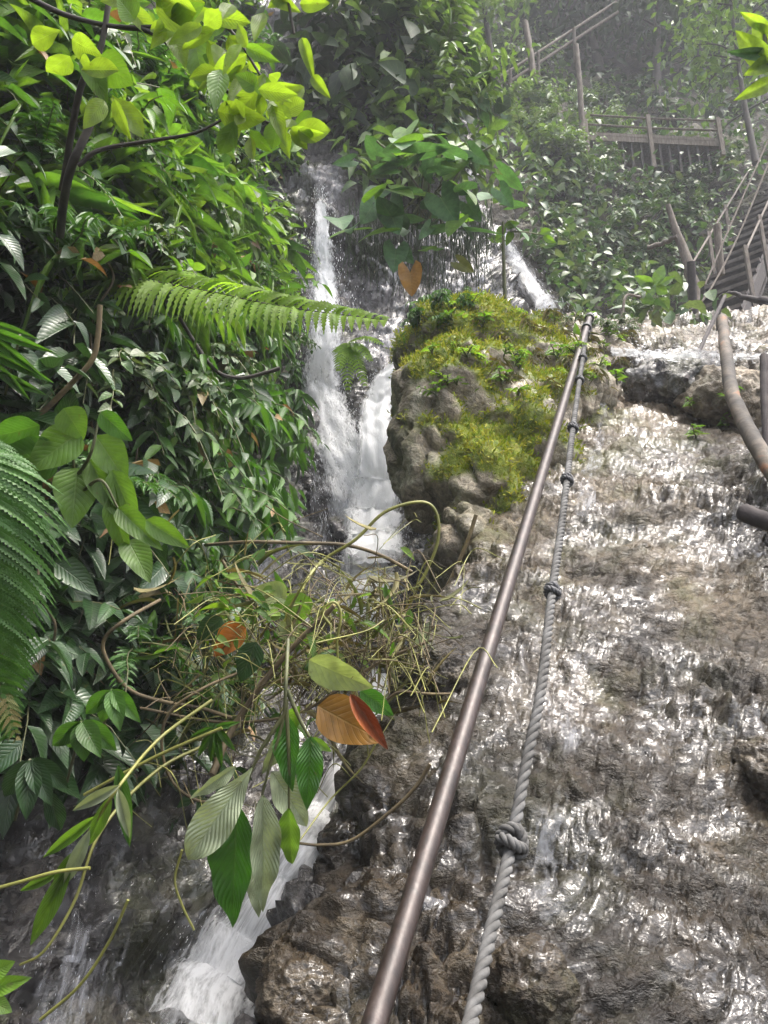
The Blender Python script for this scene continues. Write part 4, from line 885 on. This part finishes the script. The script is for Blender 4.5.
for a in (([(160, 600, .2), (125, 620), (104, 640), (108, 662), (130, 690), (165, 702), (200, 708), (232, 718)], 2.25, .0055, 'thick curving vine looping at the left of the tangle'),
    ([(240, 725, .1), (205, 745), (165, 765, -.1), (125, 800, -.2), (95, 842, -.3), (75, 900, -.35), (45, 950, -.4), (20, 965, -.4)], 2.2, (.005, .003), 'long thin yellow vine trailing to the bottom left corner'),
    ([(205, 545, .2), (250, 542), (300, 543), (345, 545), (380, 555), (412, 572)], 2.9, .0065, 'straight green-brown branch crossing in front of the waterfall'),
    ([(290, 610, -.3), (318, 565), (355, 540), (385, 512), (420, 502), (436, 512), (438, 540), (426, 572), (415, 590)], 2.75, .006, 'green vine arching over the waterfall foot'),
    ([(212, 775, -.1), (232, 730), (262, 685), (292, 648), (334, 606)], 2.2, (.010, .007), 'thick tan stem slanting up through the tangle'),
    ([(240, 792), (205, 802), (175, 785), (162, 750), (168, 715), (200, 690), (240, 672, .1)], 2.15, .0042, 'brown vine looping down under the tangle'),
    ([(140, 708), (220, 722), (290, 716), (335, 692), (380, 662), (432, 640)], 2.35, .0045, 'long brown vine running level through the tangle'),
    ([(290, 842), (320, 845), (352, 840), (390, 812), (415, 788), (430, 764)], 1.95, (.0035, .005), 'yellow vine curving up over the brown rocks'),
    ([(84, 795), (130, 770), (170, 750), (222, 728)], 2.05, .0045, 'thin straight yellow twig left of the hanging sprig'),
    ([(-20, 893), (20, 882), (56, 872), (90, 868)], 1.7, .004, 'pale thin twig poking in at the lower left'),
    ([(182, 850), (175, 880), (182, 905), (194, 930)], 1.9, .003, 'short hooked vine hanging left of the big vivid leaf'),
    ([(476, 515), (466, 545), (448, 585), (432, 612), (420, 640)], 3.6, .009, 'thin brown root hanging beside the mossy boulder'),
    ([(386, 700), (400, 692), (430, 694), (452, 694)], 2.3, .004, 'straw-thin twig jutting right below the tangle'),
    ([(300, 840, -.1), (330, 800), (360, 770), (375, 745)], 1.9, .0022, 'thread-like vine crossing the cascade'),
    ([(40, 1020), (80, 985), (110, 940), (128, 900)], 1.5, .003, 'slender twig rising in the bottom left water'),
    ([(222, 560), (240, 590), (262, 620), (280, 660), (310, 690)], 2.5, .005, 'dark vine dropping from the level branch')):
    vine(a[3], a[0], a[1], a[2], M_TWIG if 'brown' in a[3] or 'dark' in a[3] or 'tan' in a[3] else M_VINE)
r_ = np.random.default_rng(91)
for k, (x, y, l) in enumerate([(60, 120, 90), (122, 160, 110), (150, 60, 80), (180, 330, 110), (235, 180, 70), (255, 330, 90), (90, 330, 120), (140, 430, 90), (215, 430, 100), (40, 560, 90), (100, 250, 80), (265, 60, 80)]):
    p_, n_ = on(x, y, BV1); dp = p_ @ CAMF - .35
    vine('thin brown creeper stem dangling on the leafy left bank', [(x, y), (x + r_.normal(0, 9), y + l * .35, -.05), (x + r_.normal(0, 14), y + l * .7, -.05), (x + r_.normal(0, 16), y + l)], dp, r_.uniform(.003, .006), M_TWIG, 'creeper_stem', 'creeper', 'dangling stems on the left bank')
vine('bent pale brown root crossing the dark gap left of the broad-leaved bushes', [(100, 305), (98, 335), (92, 360), (70, 385), (40, 415)], 2.6, .009, M_TWIG, 'root', 'root')
vine('dark curved twig with a yellow tip below the long fern frond', [(170, 300, .1), (190, 335), (215, 370), (240, 378), (268, 372), (280, 368)], 3.6, .009, M_DARKBARK, 'branch', 'branch')
r_ = np.random.default_rng(31); tw, tg = MB(), MB()
for k in range(520):
    cx, cy = r_.normal(320, 62), r_.normal(640, 44)
    if k > 170: cx, cy = r_.normal(392, 26), r_.normal(632, 36)
    if k > 290: cx, cy = r_.normal(190, 50), r_.normal(735, 40)
    if k > 330: cx, cy = r_.normal(272, 52), r_.normal(650, 48)
    dp = r_.uniform(2.15, 2.75); l = r_.uniform(25, 90); a = r_.uniform(0, 6.28); bend = r_.normal(0, 18)
    p0, p2 = (cx - l * math.cos(a) / 2, cy - l * math.sin(a) * .35), (cx + l * math.cos(a) / 2, cy + l * math.sin(a) * .35 + abs(bend))
    pts = [at(*p0, dp), at(cx + r_.normal(0, 8), cy - abs(bend) * .6, dp + r_.normal(0, .12)), at(*p2, dp + r_.normal(0, .2))]
    tube(tw, spline(pts, 12), r_.uniform(.0006, .002), 4, mi=int(r_.random() < (.35 if 170 < k < 290 else .75)), cap=False)
link('twig_tangle', tw.mesh('twig_tangle', [M_TWIG, M_VINE]), kind='stuff')
for k in range(180):
    cx, cy = r_.normal(385, 24), r_.normal(610, 30)
    if k > 60: cx, cy = r_.normal(285, 60), r_.normal(650, 45)
    dp = r_.uniform(2.3, 2.7); b = at(cx, cy, dp)
    d = np.array((r_.normal(0, .6), r_.normal(0, .4), r_.normal(-.25, .6)))
    add_leaves(tg, leaf_tpl('blade', 6, 2, .2, r_.uniform(.2, 1.2)), b[None], d[None], r_.normal(0, 1, (1, 3)), np.array([r_.uniform(.06, .2)]), np.array([.007]))
for k in range(150):
    cx, cy = r_.normal(270, 55), r_.normal(635, 40); dp = r_.uniform(2.2, 2.7)
    add_leaves(tg, leaf_tpl('lance', 5, 2, .25, r_.uniform(.1, .6)), at(cx, cy, dp)[None], np.array([[r_.normal(0, .7), r_.normal(0, .4), r_.normal(-.4, .5)]]), r_.normal(0, .6, (1, 3)) + (0, -.4, .7), np.array([r_.uniform(.03, .1)]), np.array([r_.uniform(.012, .03)]), 1)
link('grass_debris', tg.mesh('grass_debris', [M_DRY, M_MID]), kind='stuff')
o = thing('reed_plant', 'arching plant with narrow ribbon leaves at the left of the hanging sprig', 'plant', at(215, 745, 2.2))
for i, a in enumerate([(215, 728, 210, 765, 8), (215, 728, 222, 770, 8), (214, 727, 196, 760, 7), (216, 727, 236, 752, 7), (216, 727, 240, 722, 6), (214, 727, 188, 738, 6)]): leaf_px(o, *a, 2.1, M_GREEN, 'lance', fold=.4, curve=.3, ph=i)
o = thing('bamboo_sprig', 'wilting yellow-green sprig trailing down the wet rock at the lower left', 'sprig', at(118, 785, 1.9))
mb, _ = px_tube([(212, 700, .3), (160, 738, .2), (120, 785), (90, 830), (62, 870), (40, 915)], 1.8, (.005, .002), 24); part('stem', mb, M_VINE, o)
for i, a in enumerate([(120, 785, 70, 812, 12), (112, 795, 86, 850, 14), (98, 815, 40, 860, 12), (90, 830, 62, 890, 14), (72, 860, 28, 950, 18), (60, 872, 18, 892, 10), (118, 788, 130, 840, 12), (75, 850, 52, 900, 16)]): leaf_px(o, *a, 1.78 + .02 * (i % 3), M_LIME if i % 3 else M_PALEU, 'lance', fold=.35, curve=.15, ph=i)
o = thing('hanging_leaf', 'dark narrow leaf hanging on a thread over the lower left rocks', 'leaf', at(124, 770, 1.9)); leaf_px(o, 118, 765, 130, 850, 16, 1.9, M_GREEN, 'lance', name='blade')

# the bright tree overhanging at the top left
tr = thing('tree', 'overhanging young tree with dark branches and glowing yellow-green leaves at the top left', 'tree', at(60, 240, 2.7))
for p, r in (([(60, 235, .4), (64, 200, .2), (72, 165), (90, 125), (105, 84)], (.016, .011)), ([(62, 190, .2), (80, 90), (100, 50), (112, -20)], (.012, .008)), ([(20, -8), (45, 6), (75, 18), (120, 27), (165, 25), (194, 15), (230, 30, -.05), (262, 78, -.1)], (.01, .004)), ([(78, 166), (100, 150), (150, 141), (195, 133), (225, 118)], (.008, .004)),
             ([(120, 27), (150, 32), (185, 55), (206, 62)], (.009, .006)), ([(205, 60), (235, 100), (262, 120), (292, 128)], (.006, .003)), ([(186, -10), (186, 10), (190, 20)], (.004, .003))):
    mb, _ = px_tube(p, 2.45, r, 30); part('branch', mb, M_DARKBARK, tr)
LV = [(194, 34, 204, 92, 26), (208, 40, 250, 106, 18), (218, 112, 264, 120, 22), (254, 42, 263, 10, 13), (248, 48, 236, 22, 11), (246, 47, 278, 62, 11), (250, 54, 257, 74, 11), (259, 88, 299, 86, 9), (259, 89, 292, 101, 9), (259, 90, 262, 116, 10), (257, 88, 236, 74, 15), (258, 86, 266, 74, 9),
      (274, 108, 306, 86, 12), (274, 108, 291, 124, 15), (274, 108, 268, 120, 10), (291, 128, 313, 112, 11), (291, 128, 324, 135, 9), (291, 128, 308, 150, 11), (290, 129, 293, 150, 10), (289, 128, 272, 126, 9), (250, 130, 272, 154, 11), (250, 136, 252, 158, 10), (156, 12, 205, 2, 34), (196, 12, 150, -4, 26), (205, 14, 248, 22, 15),
      (98, 58, 132, 86, 32), (72, 40, 100, 56, 20), (112, 96, 142, 134, 18), (70, 56, 46, 74, 20), (104, 100, 84, 128, 16), (232, 64, 214, 92, 12), (228, 36, 248, 62, 16), (240, 80, 228, 104, 12), (222, 20, 232, 2, 14), (262, 78, 246, 92, 11), (135, 20, 118, -4, 22), (60, 30, 30, 44, 18), (170, 30, 186, 66, 18)]
r_ = np.random.default_rng(77)
for cx, cy, n_ in ((262, 90, 6), (276, 110, 5), (290, 130, 5), (250, 60, 6), (215, 70, 6), (180, 20, 5), (130, 5, 4), (235, 120, 5), (85, 70, 3), (120, 110, 3), (205, 30, 5)):
    for k in range(n_):
        a_ = r_.uniform(0, 6.28); l_ = r_.uniform(22, 42); LV.append((cx + r_.normal(0, 6), cy + r_.normal(0, 6), cx + l_ * math.cos(a_), cy + l_ * .75 * math.sin(a_) + 9, l_ * r_.uniform(.34, .5)))
for i, a in enumerate(LV): leaf_px(tr, *a, 2.42 - .04 * (i % 6), M_BACKLIT if i % 5 else M_LIME, ('obov', 'lance', 'lance')[i % 3] if a[4] < 24 else 'ovate', ddep=.05 * math.sin(i * 2.3), nl=9, nw=4, fold=.2, curve=.15, ph=i, roll=.5 * math.sin(i * 1.3), face=None)
o = thing('hanging_twig', 'drooping twig with yellow-green leaves dangling from above the bare wet rock face', 'twig', at(288, 0, 2.6))
mb, _ = px_tube([(284, -30), (289, 5), (294, 34)], 2.6, .005, 12); part('stem', mb, M_DARKBARK, o)
for i, a in enumerate([(272, -4, 300, 12, 14), (300, 4, 330, 3, 16), (302, 38, 314, 80, 12), (312, 76, 330, 98, 12), (290, -10, 268, 8, 14)]): leaf_px(o, *a, 2.6, M_BACKLIT, 'ovate', ph=i)
o = thing('banana_plant', 'bright broad-leaved plant leaning in at the top right corner', 'plant', at(775, 80, 5))
for i, a in enumerate([(772, 70, 735, 30, 22), (772, 60, 745, 75, 16), (772, 55, 728, 52, 12), (770, 45, 752, 22, 18), (775, 80, 735, 100, 15), (770, 30, 740, 12, 12)]): leaf_px(o, *a, 5., M_GREY if i == 2 else M_BACKLIT, 'lance', ph=i)

mb, _ = px_tube([(860, 260, -.8), (820, 160, -.3), (785, 100, 0), (768, 60, 0), (764, 20, 0)], 5., (.03, .012), 20); part('stem', mb, M_STEM, o)
# heart-leaved plant on the cliff between the two falls
ph = thing('heart_leaved_plant', 'large plant with grey-green heart-shaped leaves on the cliff between the two waterfalls', 'plant', at(425, 215, 6.9))
r_ = np.random.default_rng(41)
SP = [(374, 204, 362, 222, 26), (396, 248, 394, 270, 26), (388, 205, 398, 232, 30), (440, 196, 456, 222, 34), (470, 150, 488, 164, 16), (352, 160, 334, 164, 12), (430, 226, 420, 238, 12), (500, 190, 512, 206, 18), (402, 250, 412, 262, 16), (466, 202, 480, 220, 20)]
for i, a in enumerate(SP): leaf_px(ph, *a, 6.6 - .05 * (i % 4), M_GREY, 'heart', nl=9, nw=6, fold=.15, curve=.2, ddep=-.12, ph=i)
for k in range(52):
    x = np.clip(r_.normal(425, 42), 338, 515); y = np.clip(r_.normal(182, 32) + .12 * abs(x - 425), 128, 250); dp = r_.uniform(6.3, 6.9); b = at(x, y, dp)
    d = np.array((r_.normal(0, .7), -.55 + r_.normal(0, .3), -.35 + r_.normal(0, .3))); L = r_.uniform(.16, .3)
    mb = MB(); add_leaves(mb, leaf_tpl('heart', 8, 6, .15, r_.uniform(.1, .5)), b[None], d[None], np.array([[r_.normal(0, .3), -.25 + r_.normal(0, .25), 1]]), np.array([L]), np.array([L * .85])); part('leaf', mb, M_GREY if k % 3 else M_MID, ph)
for k in range(14):
    x, y = r_.uniform(370, 500), r_.uniform(130, 220); mb, _ = px_tube([(430 + r_.normal(0, 20), 225, .3), ((x + 430) / 2, (y + 215) / 2 - 12, .1), (x, y)], 6.7, .009, 14); part('stem', mb, M_STEM, ph)
leaf_px(ph, 410, 270, 412, 296, 24, 6.4, M_OCHRE, 'heart', label='single orange-brown dying leaf low in the middle')
leaf_px(ph, 458, 262, 474, 272, 14, 6.5, M_DRY, 'heart')
o = thing('hanging_roots', 'curtain of dark hanging roots and moss under the heart-leaved plant', 'roots', at(430, 225, 7)); mb = MB()
for k in range(300):
    x, y = r_.uniform(345, 492), r_.uniform(196, 232); l = r_.uniform(25, 95) * (1 - .3 * abs(x - 425) / 70); dp = r_.uniform(6.75, 7.25)
    P = spline([at(x, y, dp), at(x + r_.normal(0, 3), y + l * .5, dp + .02), at(x + r_.normal(0, 6), y + l, dp + .03)], 7); tube(mb, P, r_.uniform(.0015, .0045), 4, cap=False)
M_ROOT = simple_mat('dark_green_roots', [(.3, (.012, .022, .007)), (.6, (.028, .05, .014)), (.75, (.055, .085, .025))], 9, .8)
part('roots', mb, M_ROOT, o)
o = thing('sapling', 'thin sapling with two pairs of yellow-green leaves standing on the mound by the second waterfall', 'sapling', at(505, 318, 6.6))
mb, _ = px_tube([(506, 322), (504, 270), (503, 222)], 6.6, (.02, .012), 14); part('stem', mb, M_STEM, o)
mb, _ = px_tube([(504, 232), (525, 232), (545, 236)], 6.6, (.007, .004), 10); part('stem', mb, M_STEM, o)
for i, a in enumerate([(504, 226, 520, 223, 8), (540, 234, 552, 230, 9), (504, 226, 496, 240, 9), (543, 236, 556, 243, 7), (512, 231, 506, 246, 8)]): leaf_px(o, *a, 6.6, M_LIME, 'lance', ph=i)
o = thing('banana_plant', 'small bright rosette plant on the far slope left of the leaning stake', 'plant', at(655, 292, 10.5))
for i, a in enumerate([(655, 285, 664, 264, 12), (654, 286, 634, 276, 12), (656, 287, 668, 294, 10), (654, 287, 646, 298, 9), (656, 286, 676, 276, 8), (654, 286, 640, 286, 8)]): leaf_px(o, *a, 10.4, M_LIME, 'lance', ph=i)
o = thing('sapling', 'tiny yellow-green shoot beside the top of the handrail', 'sapling', at(578, 345, 5.6))
for i, a in enumerate([(578, 340, 575, 322, 7), (578, 342, 570, 334, 6), (578, 342, 586, 330, 5)]): leaf_px(o, *a, 5.6, M_LIME, 'lance', ph=i)

# trees on the far hillside
def tree(label, px, py, dep, H, cr, seed, mat, leafL, nl_=900, group=None, trunk_r=.14, crown_lo=.4):
    r = np.random.default_rng(seed); p = at(px, py, dep); o = thing('tree', label, 'tree', p, group); tk = MB(); lf = MB()
    top = p + np.array((r.normal(0, .5), r.normal(0, .3), H)); tr_ = spline([p - (0, 0, .6), p + (top - p) * .4 + r.normal(0, .2, 3), top], 24); tube(tk, tr_, np.linspace(trunk_r, trunk_r * .25, 24), 8); C = []
    for k in range(16):
        f = r.uniform(crown_lo, 1); s = p + (top - p) * f; a = r.uniform(0, 6.28); l = cr * r.uniform(.5, 1.1) * (1.15 - .5 * f)
        e = s + np.array((math.cos(a) * l, math.sin(a) * l, r.uniform(-.1, .6) * l)); tube(tk, spline([s, (s + e) / 2 + (0, 0, .15 * l), e], 8), np.linspace(trunk_r * .3, .012, 8), 5, cap=False); C += [e, (s + e) / 2 + r.normal(0, .15, 3)]
    C = np.array(C); n = nl_; B = C[r.integers(len(C), size=n)] + r.normal(0, 1, (n, 3)) * cr * np.array((.26, .26, .17))
    d = unit(r.normal(0, 1, (n, 3)) + np.array((0, -.2, -.5))); Ls = leafL * r.uniform(.6, 1.3, n)
    for g in np.array_split(np.arange(n), 3): add_leaves(lf, leaf_tpl('ovate', 3, 2, .25, r.uniform(.1, .5)), B[g], d[g], r.normal(0, .5, (len(g), 3)) + (0, -.2, 1), Ls[g], Ls[g] * .45)
    part('trunk', tk, M_DARKBARK, o); part('crown', lf, mat, o)
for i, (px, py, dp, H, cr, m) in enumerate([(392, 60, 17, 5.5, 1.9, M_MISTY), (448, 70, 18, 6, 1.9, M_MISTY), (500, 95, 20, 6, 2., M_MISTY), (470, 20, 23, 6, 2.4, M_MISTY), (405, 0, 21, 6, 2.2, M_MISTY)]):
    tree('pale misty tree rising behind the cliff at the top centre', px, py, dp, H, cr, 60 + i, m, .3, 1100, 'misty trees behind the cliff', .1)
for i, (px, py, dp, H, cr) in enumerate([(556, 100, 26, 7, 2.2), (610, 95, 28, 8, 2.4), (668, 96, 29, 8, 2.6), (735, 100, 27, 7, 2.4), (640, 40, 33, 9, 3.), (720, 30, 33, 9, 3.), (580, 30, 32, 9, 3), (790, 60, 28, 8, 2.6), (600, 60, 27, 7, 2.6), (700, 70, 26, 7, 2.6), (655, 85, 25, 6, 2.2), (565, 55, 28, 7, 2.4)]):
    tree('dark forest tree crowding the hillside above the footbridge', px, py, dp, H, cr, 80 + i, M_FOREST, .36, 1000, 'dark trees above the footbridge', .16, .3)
tree('leafy tree leaning in at the top right beside the footbridge end', 752, 140, 17, 5, 1.5, 99, M_MISTY, .24, 1000, None, .08)
# ------------------------------------------------------------------ air
mb = MB(); box(mb, (0, 0, 0), ((1, 0, 0), (0, 1, 0), (0, 0, 1)), (66, 66, 36))
t = NT('haze_air'); pv = t.n('VolumePrincipled'); pv.inputs['Density'].default_value = HAZE; pv.inputs['Color'].default_value = (.93, .95, 1., 1); pv.inputs['Anisotropy'].default_value = 0.
t.t.links.new(pv.outputs[0], t.out.inputs['Volume'])
link('haze', mb.mesh('haze', t.mat, smooth=False), kind='stuff', loc=(0, 0, 20))
